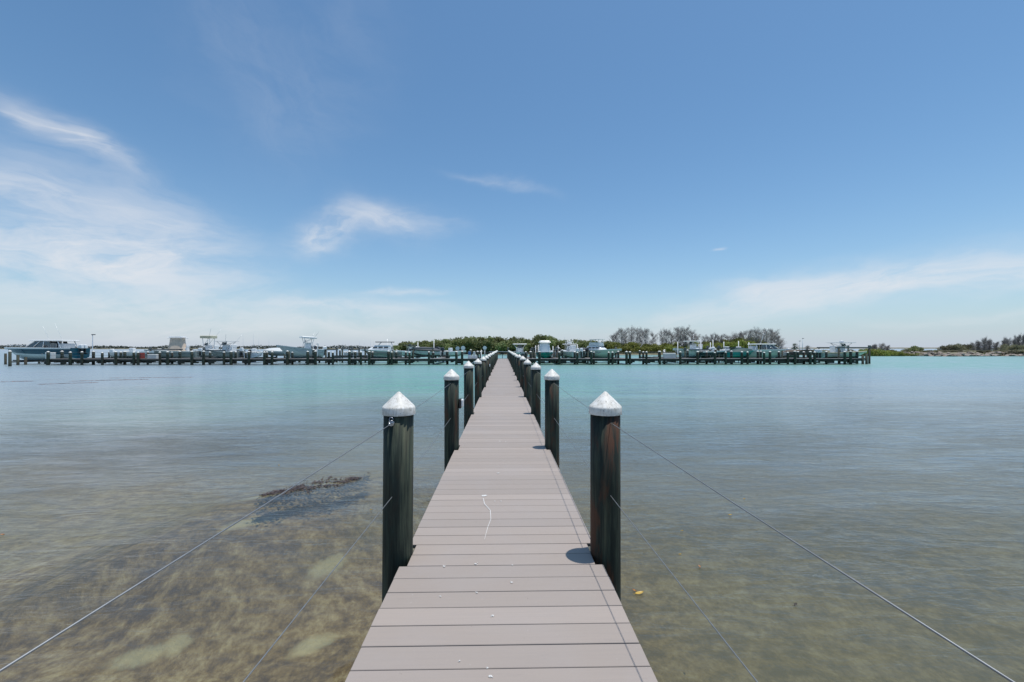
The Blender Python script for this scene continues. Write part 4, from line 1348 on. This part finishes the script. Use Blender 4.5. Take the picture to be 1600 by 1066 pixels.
def dock_box(px, Y, m, label, w_=1.1, h=.55):
    root = empty('dock_box', (gx(px, Y), Y, DECK), 0, label, 'dock box', 'storage boxes on the dock')
    b = MB(); b.box((0, 0, h * .4), (w_, .6, h * .8), bevel=.03); b.build('body', m, root)
    b = MB(); b.box((0, 0, h * .87), (w_ * 1.04, .66, h * .16), taper=.92, bevel=.02); b.build('lid', m, root)
dock_box(240, 54.2, M_OFFWH, 'white dock box behind the pilings near the small skiff')
dock_box(221, 54.2, M_RED, 'faded red box on the dock near the small skiff', .4, .75)
dock_box(79, 54.2, M_OFFWH, 'white dock box at the left dock end beside the navy cruiser', .7, .8)
dock_box(1046, 54.2, M_OFFWH, 'light dock box left of the boat with the pale blue bow', 1.4, .7)
dock_box(740, 54.5, M_WHITE, 'low white dock box close to the walkway end', .9, .35)
# covered motor on a lift post
root = empty('lift_motor', (gx(493, 57), 57, 0), 0, 'dark hooded lift motor on a post right of the pale aqua boat', 'lift motor')
b = MB(); b.tube([(0, 0, -2.2), (0, 0, 1.9)], .13, 10); b.build('post', M_PILE, root)
b = MB(); b.box((0, 0, 2.12), (.42, .4, .4), taper=.7, bevel=.08); b.build('motor_housing', M_DGREY, root)
b = MB(); b.box((.05, -.16, 1.35), (.55, .25, .9), bevel=.08); b.build('control_box', M_LGREY, root)

# light poles
def light_pole(px, py, Y, label, base=0.0):
    root = empty('light_pole', (gx(px, Y), Y, 0), 0, label, 'light pole')
    z = gz(px, py, Y)
    b = MB(); b.tube([(0, 0, base - .5), (0, 0, z)], [.09, .05], 8); b.build('pole', M_LGREY, root)
    b = MB(); b.box((.15, 0, z), (.5, .2, .12), bevel=.02); b.build('lamp_head', M_DGREY, root)
light_pole(144.5, 523, 68, 'thin light pole rising behind the left part of the dock', -1.9)
light_pole(1254, 529, 120, 'thin light pole on the spit right of the palm')
light_pole(1249, 533, 122, 'shorter thin light pole just right of the palm')

# sailboats moored far out
def sailboat_proto():
    root = empty('sailboat')
    b = MB()
    L, B, H = 9.0, 2.8, 1.2
    for s in (-1, 1):
        rows = [b.add(*[hull_pt(i / 10, L, B, H, s, lv) for lv in range(4)]) for i in range(11)]
        for A, C in zip(rows[:-1], rows[1:]):
            for lv in range(3):
                q = (A[lv], C[lv], C[lv + 1], A[lv + 1]); b.face(q if s < 0 else q[::-1], 0, True)
    b.build('hull', M_OFFWH, root)
    b = MB(); b.box((.3, 0, 1.2), (3.4, 1.6, .5), taper=.85, bevel=.1); b.build('cabin', M_WHITE, root)
    b = MB(); b.tube([(.6, 0, .6), (.6, 0, 12)], [.09, .06], 6); b.build('mast', M_LGREY, root)
    b = MB(); b.tube([(.6, 0, 2.1), (-3.4, 0, 2.2)], .12, 6); b.build('boom', M_DGREY, root)
    return root
sp = sailboat_proto()
for i, (px, py, Y) in enumerate([(380, 521, 330), (396, 520, 330), (404, 528, 360), (420, 527, 350), (536, 530, 380), (544, 533, 400), (562, 530, 380), (569, 532, 400), (579, 528, 370), (583.5, 531, 390)]):
    o = sp if i == 0 else copy_tree(sp, None, list(sp.children))
    H_ = gz(px, py, Y)
    o.location = (gx(px, Y) - .6 * cos(.4 + i), Y - .6 * sin(.4 + i), -.35)
    o.rotation_euler = (0, 0, .4 + i)
    o.scale = (.8, .8, (H_ + .35) / 12.0)
    tag(o, 'far moored sailboat showing mainly its thin mast, %s from the left' % ordn(i), 'sailboat', 'sailboats moored far out')

# ------------------------------------------------------------------ vegetation
def leaf_cloud(b, rnd, centre, rad, n, s0, s1, surf=.55, mi=0, flat=0.0):
    cx, cy, cz = centre
    for _ in range(n):
        d = Vector((rnd.gauss(0, 1), rnd.gauss(0, 1), rnd.gauss(0, 1))).normalized()
        k = surf + (1 - surf) * rnd.random()
        k *= .85 + .3 * rnd.random()
        p = Vector((cx + d.x * rad[0] * k, cy + d.y * rad[1] * k, cz + d.z * rad[2] * k))
        a = Vector((rnd.gauss(0, 1), rnd.gauss(0, 1), rnd.gauss(0, 1))).normalized()
        c = a.cross(Vector((rnd.gauss(0, 1), rnd.gauss(0, 1), rnd.gauss(0, 1)))).normalized()
        s = rnd.uniform(s0, s1)
        a *= s; c *= s * .6
        b.quad(p - a, p - c * .9, p + a, p + c, mi)

def bushy_tree(name, seed, h, w_, leaves, m, trunk=True, s0=.14, s1=.30, lobes=9, low=.15):
    rnd = random.Random(seed)
    root = empty(name)
    b = MB()
    for i in range(lobes):
        a = rnd.uniform(0, 2 * pi); d = rnd.uniform(.1, .72) * w_ / 2
        zc = h * rnd.uniform(low + .2, .80)
        r = w_ * rnd.uniform(.17, .30)
        leaf_cloud(b, rnd, (d * cos(a), d * sin(a), min(zc, h - r * .8)), (r, r, r * .8), leaves // lobes, s0, s1, .45)
    # ragged twigs on top and out of the sides
    for i in range(leaves // 9):
        a = rnd.uniform(0, 2 * pi); d = rnd.uniform(0, 1) ** .6 * w_ * .5
        z = h * (low + (1.02 - low) * rnd.random() * (1 - .35 * (d / (w_ * .5)) ** 2))
        leaf_cloud(b, rnd, (d * cos(a), d * sin(a), z), (.2, .2, .2), 1, s0, s1, .0)
    b.build('crown', m, root)
    if trunk:
        b = MB()
        for i in range(4):
            a = rnd.uniform(0, 2 * pi)
            q = (w_ * .22 * cos(a), w_ * .22 * sin(a), h * .7)
            b.tube([(.25 * cos(a), .25 * sin(a), -.6), (.5 * cos(a), .5 * sin(a), h * .3), q], [.14, .10, .03], 6)
        for i in range(6):
            a = rnd.uniform(0, 2 * pi)
            b.tube([(.2 * cos(a), .2 * sin(a), .9), (.7 * cos(a), .7 * sin(a), .5), (.95 * cos(a), .95 * sin(a), -.6)], [.04, .04, .03], 5)
        b.build('trunk', M_BARK, root)
    return root

def place_many(protos_, spots, labelfn, cat, group):
    u = [False] * len(protos_)
    rnd = random.Random(77)
    for i, (x, y, z, s, sz) in enumerate(spots):
        k = i % len(protos_)
        kids = None
        if not u[k]:
            o = protos_[k]; u[k] = True
        else:
            o = copy_tree(protos_[k])
        o.location = (x, y, z); o.scale = (s, s, sz)
        o.rotation_euler = (0, 0, rnd.uniform(0, 6.28))
        tag(o, labelfn(i), cat, group)

# mangroves: silhouette tops read off the photo (column -> row of canopy top)
top_prof = [(618, 547), (624, 538), (632, 536), (645, 535), (660, 537), (672, 532), (682, 533), (695, 535), (708, 533), (720, 531), (735, 531), (748, 529), (757, 529), (768, 532), (776, 530), (786, 532), (797, 532),
            (808, 529), (818, 532), (828, 536), (838, 529), (850, 527), (860, 530), (872, 533), (880, 533), (890, 533), (898, 532), (912, 535), (925, 534), (940, 533), (950, 537), (965, 538), (985, 536), (1005, 539),
            (1030, 539), (1048, 535), (1060, 539), (1080, 539), (1100, 535), (1120, 533), (1140, 531), (1160, 529.5), (1180, 532), (1200, 536), (1215, 544)]
def top_row(px):
    for (a, b_), (c, d) in zip(top_prof[:-1], top_prof[1:]):
        if a <= px <= c: return b_ + (d - b_) * (px - a) / (c - a)
    return 546
spots_m, spots_y = [], []
rv = random.Random(9)
px = 624
while px < 962:
    for Yb in (139.5, 146, 154):
        p = px + rv.uniform(-6, 6) + (4 if Yb > 142 else 0)
        if Yb > 150 and rv.random() < .35: continue
        Y = Yb + rv.uniform(-1.5, 1.5) - 12 * (p - 612) / 718
        h = gz(p, top_row(p) + rv.uniform(-1.0, 2.2) + (3.5 if Yb < 142 else 0), Y)
        h = max(1.2, h) * 1.16
        spots_m.append((gx(p, Y), Y, 0.05, min(1.15, .45 + h / 7.5), h / 5.0))
    px += 13.5
px = 955
while px < 1218:
    for Yb in (131, 138):
        p = px + rv.uniform(-5, 5)
        Y = Yb + rv.uniform(-1, 1) - 14 * (p - 955) / 560
        h = 1.12 * max(1.0, gz(p, top_row(p) + rv.uniform(-.5, 3.0) + (3.0 if Yb < 135 else 0), Y))
        spots_y.append((gx(p, Y), Y, 0.1, .42 + h / 9, h / 5.0))
    px += 12.5
mp = [bushy_tree('mangrove_tree', 100 + i, 5.0, 5.4, 3400, M_MANG) for i in range(4)]
place_many(mp, spots_m, lambda i: 'dark green mangrove in the island wood, %s counted from its left tip' % ordn(i), 'mangrove', 'mangroves on the island')
yp = [bushy_tree('mangrove_bush', 120 + i, 5.0, 6.0, 2600, M_YELG, lobes=8, low=.0) for i in range(3)]
place_many(yp, spots_y, lambda i: 'yellow-green mangrove bush under the grey pines, %s counted from the left' % ordn(i), 'bush', 'bushes below the grey pines')

def grey_pine(seed, h, spread):
    rnd = random.Random(seed)
    root = empty('grey_pine')
    b = MB()
    lean = rnd.uniform(-.06, .06) * h
    def tp(z): return Vector((lean * (max(0, z) / h) ** 1.5, 0, z))
    b.tube([tp(-.5), tp(h * .25), tp(h * .5), tp(h * .75), tp(h)], [.13, .10, .07, .04, .015], 7)
    c = MB()
    nl = 38
    for i in range(nl):
        z0 = h * (.08 + .84 * (i / nl) + rnd.uniform(-.03, .03))
        a = rnd.uniform(0, 2 * pi)
        ln = .85 * spread * (.35 + .75 * (1 - (z0 / h)) ** .5) * rnd.uniform(.55, 1.1)
        d = Vector((cos(a), sin(a), 0))
        p0 = tp(z0)
        up = rnd.uniform(.7, 1.5)
        p1 = p0 + d * ln * .55 + Vector((0, 0, ln * .40 * up))
        p2 = p0 + d * ln + Vector((0, 0, ln * 1.0 * up))
        b.tube([p0, p1, p2], [.028, .018, .008], 4)
        for j in range(74):
            u = rnd.uniform(.12, 1.1)
            q = (p0.lerp(p1, u * 2) if u < .5 else p1.lerp(p2, u * 2 - 1))
            q = q + Vector((rnd.gauss(0, .17), rnd.gauss(0, .17), rnd.gauss(0, .14)))
            dr = (d * rnd.uniform(-.2, .8) + Vector((rnd.gauss(0, .35), rnd.gauss(0, .35), rnd.uniform(.1, 1.5)))).normalized()
            s = rnd.uniform(.28, .70)
            side = dr.cross(Vector((rnd.gauss(0, 1), rnd.gauss(0, 1), rnd.gauss(0, 1)))).normalized() * rnd.uniform(.009, .020)
            c.quad(q - side, q + dr * s - side * .4, q + dr * s + side * .4, q + side)
    b.build('trunk', M_BARK, root)
    c.build('crown', M_PINE, root)
    return root
pines = [grey_pine(300 + i, 8.5, 2.0) for i in range(5)]
pspec = [(957, 524, .8), (963, 519, .8), (971, 514, 1), (977, 517, .9), (987, 513, 1), (996, 513, 1.0), (1003, 515, 1), (1010, 515, 1), (1021, 521, 1), (1034, 518, .9), (1042, 515, .9), (1050, 520, 1.1), (1058, 513, 1.2),
         (1065, 514, 1.1), (1072, 513, 1.2), (1080, 518, 1.2), (1087, 524, 1.1), (1099, 526, .7), (1106, 526, .6), (1111, 523, .6), (1116, 525, .6), (1121, 523, .6), (1128, 524, .8), (1137, 525, 1), (1146, 526, 1),
         (1154, 520, 1.2), (1162, 519, 1.0), (1173, 516, 1), (1180, 515, .9), (1186, 519, .8), (1193, 516, .9), (1198, 516, .9), (1205, 515, .9), (1211, 519, 1.1), (1217, 525, 1.0)]
spots_p = []
for (p, r, wd) in pspec:
    Y = 143 + rv.uniform(-4, 4) - 14 * (p - 955) / 300
    spots_p.append((gx(p, Y), Y, .1, wd * 1.05, gz(p, r, Y) / 8.5))
place_many(pines, spots_p, lambda i: 'bare grey pine rising behind the bushes, %s counted from the left' % ordn(i), 'pine tree', 'grey pines on the island')

# palm
def palm(px, Y, py, label):
    root = empty('palm_tree', (gx(px, Y), Y, 0), 0, label, 'palm tree')
    h = gz(px, py, Y) - .9
    b = MB(); b.tube([(0, 0, -.3), (.1, 0, h * .5), (.15, 0, h)], [.22, .17, .15], 8); b.build('trunk', M_BARK, root)
    rnd = random.Random(4)
    b = MB()
    for i in range(34):
        a = rnd.uniform(0, 2 * pi); el_ = rnd.uniform(-.7, 1.3)
        ln = rnd.uniform(.9, 1.35)
        d = Vector((cos(a) * cos(el_), sin(a) * cos(el_), sin(el_)))
        o_ = Vector((.15, 0, h))
        tip = o_ + d * ln
        side = d.cross(Vector((0, 0, 1))).normalized()
        for j in range(9):
            an = (j - 4) / 4 * .75
            dd = (d * cos(an) + side * sin(an)).normalized()
            mid = o_ + d * ln * .45
            t_ = mid + dd * ln * .6 + Vector((0, 0, -.22 - abs(an) * .12))
            sd2 = dd.cross(d.cross(side)).normalized() * .05
            b.quad(mid - sd2 * .4, t_, t_ + sd2 * .2, mid + sd2)
        b.tube([o_, o_ + d * ln * .45], .02, 4)
    b.build('crown', M_PALM, root)
palm(1241, 112, 536.5, 'small round-headed palm between the pines and the right dock end')

# spit bushes / trees
bp = [bushy_tree('shore_bush', 400 + i, 2.4, 4.2, 1500, M_YELG, trunk=False, s0=.10, s1=.22, lobes=7, low=0.0) for i in range(2)]
sb = []
for p in [1352, 1358, 1364, 1369, 1375, 1381, 1386, 1392, 1398, 1404, 1411, 1419, 1428, 1437, 1446]:
    Y = 104.5 + rv.uniform(-.5, 1.5)
    r = 545 + max(0, (p - 1375)) * .10 + rv.uniform(-1, 1) if p < 1412 else 551.5
    sb.append((gx(p, Y), Y + 1.2, -.1, .75, max(.3, (gz(p, r, Y)) / 2.4)))
for p in [1510, 1516, 1522, 1528, 1548, 1556]:
    Y = 103.8
    sb.append((gx(p, Y), Y + 1, -.1, .5, gz(p, 550.5, Y) / 2.4))
place_many(bp, sb, lambda i: 'low yellow-green shore bush on the rocky spit, %s from its dock end' % ordn(i), 'bush', 'shore bushes on the spit')
op = [bushy_tree('olive_tree', 420 + i, 4.0, 5.0, 2200, M_OLIV, s0=.12, s1=.26, lobes=8, low=.0) for i in range(3)]
so_ = []
for (p, r, Y) in [(1416, 544, 124), (1425, 543.5, 122), (1473, 540, 122), (1480, 538.5, 122), (1488, 537.5, 122), (1496, 537, 122), (1504, 538, 121), (1511, 537, 121), (1522, 541, 126), (1534, 544, 130), (1560, 543, 124), (1571, 538, 112), (1580, 537, 110),
                  (1588, 538, 109), (1597, 539, 108), (1606, 536, 108), (1616, 535, 108), (1630, 536, 108), (1578, 546, 105), (1590, 546, 105), (1602, 545, 105),
                  (1444, 547.5, 116), (1452, 547.8, 115), (1462, 547, 114), (1474, 547.5, 113), (1488, 547.8, 112), (1500, 547.5, 111), (1514, 547.5, 110), (1530, 547, 109), (1544, 547.5, 108), (1558, 546.5, 107), (1568, 546, 106.5), (1362, 541, 128), (1376, 543, 128), (1350, 545, 128), (1330, 546, 132), (1392, 545.5, 130), (1265, 546, 124), (1275, 545, 126), (1288, 546, 126), (1300, 547, 126)]:
    so_.append((gx(p, Y), Y, .3, .62 if r < 544 else .55, max(.3, (gz(p, r, Y) - .3) / 4.0)))
place_many(op, so_, lambda i: 'dusty olive shore tree on the spit, number %s planted' % ordn(i), 'tree', 'olive green trees on the spit')
for o in list(COL.objects):
    if o.name.startswith('olive_tree'):
        pass
dark_t = bushy_tree('dark_shore_tree', 440, 3.0, 4.4, 2200, M_MANG, lobes=8, low=0.0, s0=.12, s1=.24)
Y = 118
dark_t.location = (gx(1431, Y), Y, .4); dark_t.scale = (.85, .85, (gz(1431, 540.5, Y) - .4) / 3.0)
tag(dark_t, 'single dark green tree standing alone on the spit', 'tree')
sp_p = [grey_pine(320 + i, 4.5, 1.5) for i in range(2)]
ss = []
for (p, r) in [(1520, 537), (1529, 534), (1538, 530), (1545, 532), (1556, 536), (1568, 533), (1574, 530), (1583, 532), (1590, 526), (1598, 525), (1606, 528), (1366, 539), (1378, 538), (1262, 541), (1386, 541)]:
    Y = 122 if p < 1560 else 113
    ss.append((gx(p, Y), Y, .4, .62, (gz(p, r, Y) - .4) / 4.5))
place_many(sp_p, ss, lambda i: 'thin grey half-bare tree on the spit, number %s in the scatter' % ordn(i), 'tree', 'half-bare trees on the spit')

# rocks of the spit edge
def rock_mesh(seed):
    rnd = random.Random(seed)
    import bmesh
    bm = bmesh.new()
    bmesh.ops.create_icosphere(bm, subdivisions=2, radius=.5)
    for v in bm.verts:
        n = mnoise.noise(v.co * 2.2 + Vector((seed, 0, 0)))
        v.co *= 1 + .45 * n
        v.co.x *= 1.3; v.co.z *= .7
    me = bpy.data.meshes.new('rock')
    bm.to_mesh(me); bm.free()
    me.materials.append(M_ROCK)
    return me
rms = [rock_mesh(s) for s in (3, 8, 15, 23)]
for i in range(120):
    p = 1408 + 200 * (i + rv.uniform(-.4, .4)) / 120
    u = (p - 1225) / 575
    Yf = 118 - 16 * min(1, u * 2.4) + 1.2 * sin(u * 23)
    Y = Yf + rv.choice((.1, .5, 1.2, 2.4)) + rv.uniform(-.2, .4)
    o = bpy.data.objects.new('rock', rms[i % 4]); COL.objects.link(o)
    s = rv.uniform(.45, 1.25)
    o.location = (gx(p, Y), Y, .05 + (Y - Yf) * .28)
    o.scale = (s * 1.2, s, s * .8); o.rotation_euler = (rv.uniform(-.4, .4), rv.uniform(-.4, .4), rv.uniform(0, 6))
    tag(o, 'sandstone boulder on the spit shore, %s counted from the dock side' % ordn(i), 'rock', 'boulders along the spit edge')

# shed on the spit
Y = 128
sx = gx(1533, Y)
sh = empty('shed', (sx, Y, .9), .15, 'low grey shed with pitched roof among the spit trees', 'shed')
b = MB(); b.box((0, 0, .4), (6.0, 4.0, 1.4)); b.build('wall', simple('grey shed wall', (.34, .36, .40), .8, 0, .2, 1), sh)
b = MB()
A = b.add((-3.3, -2.3, 1.05), (3.3, -2.3, 1.05), (3.3, 0, 1.85), (-3.3, 0, 1.85), (-3.3, 2.3, 1.05), (3.3, 2.3, 1.05))
b.face((A[0], A[1], A[2], A[3])); b.face((A[3], A[2], A[5], A[4])); b.face((A[0], A[3], A[4])); b.face((A[1], A[5], A[2])); b.face((A[0], A[4], A[5], A[1]))
b.build('roof', simple('grey metal roof', (.20, .21, .24), .5, .2, .2, 1), sh)
b = MB(); b.box((.8, -2.01, .25), (.9, .06, 1.1)); b.build('door', M_WHITE, sh)
b = MB(); b.box((-1.4, -2.01, .5), (.9, .06, .5)); b.build('window', M_GLASS, sh)

# far shore woods: one mass
rnd = random.Random(31)
b = MB()
p = -430.0
while p < 640:
    Y = 655 + rnd.uniform(-8, 25)
    hh = 4.6 + 1.2 * sin(p * .05) + 1.4 * mnoise.noise(Vector((p * .04, 2, 0))) + rnd.uniform(-.5, .8)
    if p < 70: hh += 1.2
    X = gx(p, Y)
    leaf_cloud(b, rnd, (X, Y, hh * .48), (3.6, 3.6, hh * .52), 46, .5, 1.2, .4)
    p += 2.6
tag(b.build('far_woods', M_FAR), 'low dark line of woods on the far shore', 'woods', None, 'stuff')

# ------------------------------------------------------------------ seaweed and leaves on the water
def weed_mat(pts, width, n, label, seed, h=.03, size=.035, submerged=True, m=None):
    """floating mat of curled blades along a polyline"""
    rnd = random.Random(seed)
    b = MB()
    P = [Vector((*p, 0)) for p in pts]
    segs = [(P[i], P[i + 1]) for i in range(len(P) - 1)]
    root = empty('seaweed_mat', P[0], 0, label, 'seaweed', 'floating seaweed')
    o0 = P[0]
    for _ in range(n):
        k = rnd.random() * len(segs)
        a, c = segs[min(int(k), len(segs) - 1)]
        u = k - int(k)
        gl_ = (int(k) + u) / len(segs)
        wv = width * (.15 + .85 * sin(pi * min(.97, max(.03, gl_))) ** .8) * (.55 + .75 * abs(mnoise.noise(Vector((gl_ * 9, seed, 0)))) * 2)
        q = a.lerp(c, u) - o0 + Vector((rnd.gauss(0, .02), rnd.gauss(0, 1) * wv * .5, 0))
        if submerged and mnoise.noise(Vector((q.x * 3.2, q.y * 7, 4))) < -.12: continue
        an = rnd.gauss(.25, .8)
        d = Vector((cos(an), sin(an), 0)); s = rnd.uniform(.5, 1.4) * size
        sd = Vector((-d.y, d.x, 0)) * s * rnd.uniform(.16, .34)
        z0 = rnd.uniform(.002, h * .6); z1 = z0 + rnd.uniform(0, h)
        m_ = q + d * s * .5 + Vector((0, 0, z1))
        e = q + d * s + Vector((0, 0, rnd.uniform(.0, h * .5)))
        q0 = q + Vector((0, 0, z0))
        A = b.add(q0 - sd * .5, q0 + sd * .5, m_ + sd, m_ - sd, e)
        b.face((A[0], A[1], A[2], A[3]), 0, True); b.face((A[3], A[2], A[4]), 0, True)
    b.build('blades', m or M_WEED, root)
    if submerged:
        b = MB()
        for _ in range(int(n * 1.0)):
            k = rnd.random() * len(segs)
            a, c = segs[min(int(k), len(segs) - 1)]
            u = k - int(k)
            g_ = (int(k) + u) / len(segs)
            ww = width * (.25 + .9 * max(0.0, sin(pi * g_)) ** .7)
            z0 = -.015 - abs(rnd.gauss(0, .08))
            q = a.lerp(c, u) - o0 + Vector((rnd.gauss(0, .04), -.15 * ww + z0 * 1.0 + rnd.gauss(0, 1) * ww * .42, z0))
            an = rnd.gauss(.25, .8); d = Vector((cos(an), sin(an), rnd.gauss(0, .3))); sz_ = rnd.uniform(.6, 1.6) * size
            sd = Vector((-sin(an), cos(an), 0)) * sz_ * .3
            b.quad(q - sd * .4, q + d * sz_ * .5 - sd, q + d * sz_, q + d * sz_ * .5 + sd)
        b.build('sunken_weed', M_WEEDDK, root)
    return root
L_ = [wpt(408, 775), wpt(440, 768), wpt(470, 762), wpt(500, 756), wpt(530, 755), wpt(556, 747), wpt(576, 741)]
weed_mat(L_, .32, 1700, 'brown seaweed clump floating left of the walkway beyond the near cable', 5, .014, .042)
for i, (a, c, w_, n, lab) in enumerate([
        ((60, 601), (150, 598), .16, 150, 'thin reddish streak of floating weed, nearest of the far left ones'),
        ((110, 596), (230, 593), .22, 230, 'long reddish streak of floating weed below the navy cruiser'),
        ((170, 591), (300, 590), .16, 180, 'thin far streak of floating weed in front of the tan-covered boat'),
        ((0, 597), (50, 596), .15, 90, 'thin streak of floating weed at the far left picture edge')]):
    P0, P1 = wpt(*a), wpt(*c)
    mid = ((P0[0] + P1[0]) / 2, (P0[1] + P1[1]) / 2 + .2)
    weed_mat([P0, mid, P1], w_, n, lab, 40 + i, .02, .12, False, M_WEEDRED)

def leaf(px, py, s, rz, m, label):
    x, y = wpt(px, py)
    b = MB()
    N = 8
    prev = None
    for i in range(N + 1):
        u = i / N
        w_ = .22 * s * sin(pi * u) ** .7 * (1 - .2 * u)
        xx = (u - .5) * s
        z = .006 + .010 * s / .09 * (abs(u - .45) ** 1.5)
        r = b.add((xx, -w_, z + .006), (xx, 0, z), (xx, w_, z + .008))
        if prev:
            b.face((prev[0], r[0], r[1], prev[1]), 0, True); b.face((prev[1], r[1], r[2], prev[2]), 0, True)
        prev = r
    b.tube([(-s * .5, 0, .008), (-s * .68, .01, .010)], .0015, 5)
    o = b.build('floating_leaf', m)
    o.location = (x, y, 0.002); o.rotation_euler = (0, 0, rz)
    tag(o, label, 'leaf', 'leaves floating on the water')
leaf(999, 929, .085, .35, M_LEAFY, 'largest yellow leaf floating right of the nearest right piling')
leaf(991.5, 925, .035, -.9, M_LEAFO, 'small orange fragment just beside the large yellow leaf')
leaf(1063, 868, .026, .1, M_LEAFY, 'small pale yellow leaf floating between the two right cables')
leaf(1093, 887, .042, 1.5, M_LEAFO, 'slim orange leaf floating on end between the right cables')
leaf(1066, 831, .026, .2, M_LEAFY, 'tiny yellow leaf farther out between the right cables')
leaf(1141, 806, .042, .1, M_LEAFY, 'yellow leaf floating beyond the upper right cable')
leaf(1163, 781, .03, .3, M_LEAFY, 'small light leaf floating farthest out on the right')
leaf(4, 837, .045, .0, M_LEAFO, 'orange leaf floating at the left edge')
leaf(436, 728, .032, .0, M_LEAFY, 'tiny pale leaf floating above the seaweed clump')
leaf(580, 798, .026, .0, M_LEAFY, 'tiny pale leaf floating right of the seaweed clump')
leaf(1243, 947, .05, .7, M_LEAFB, 'dark rotten leaf on the shallow water right')
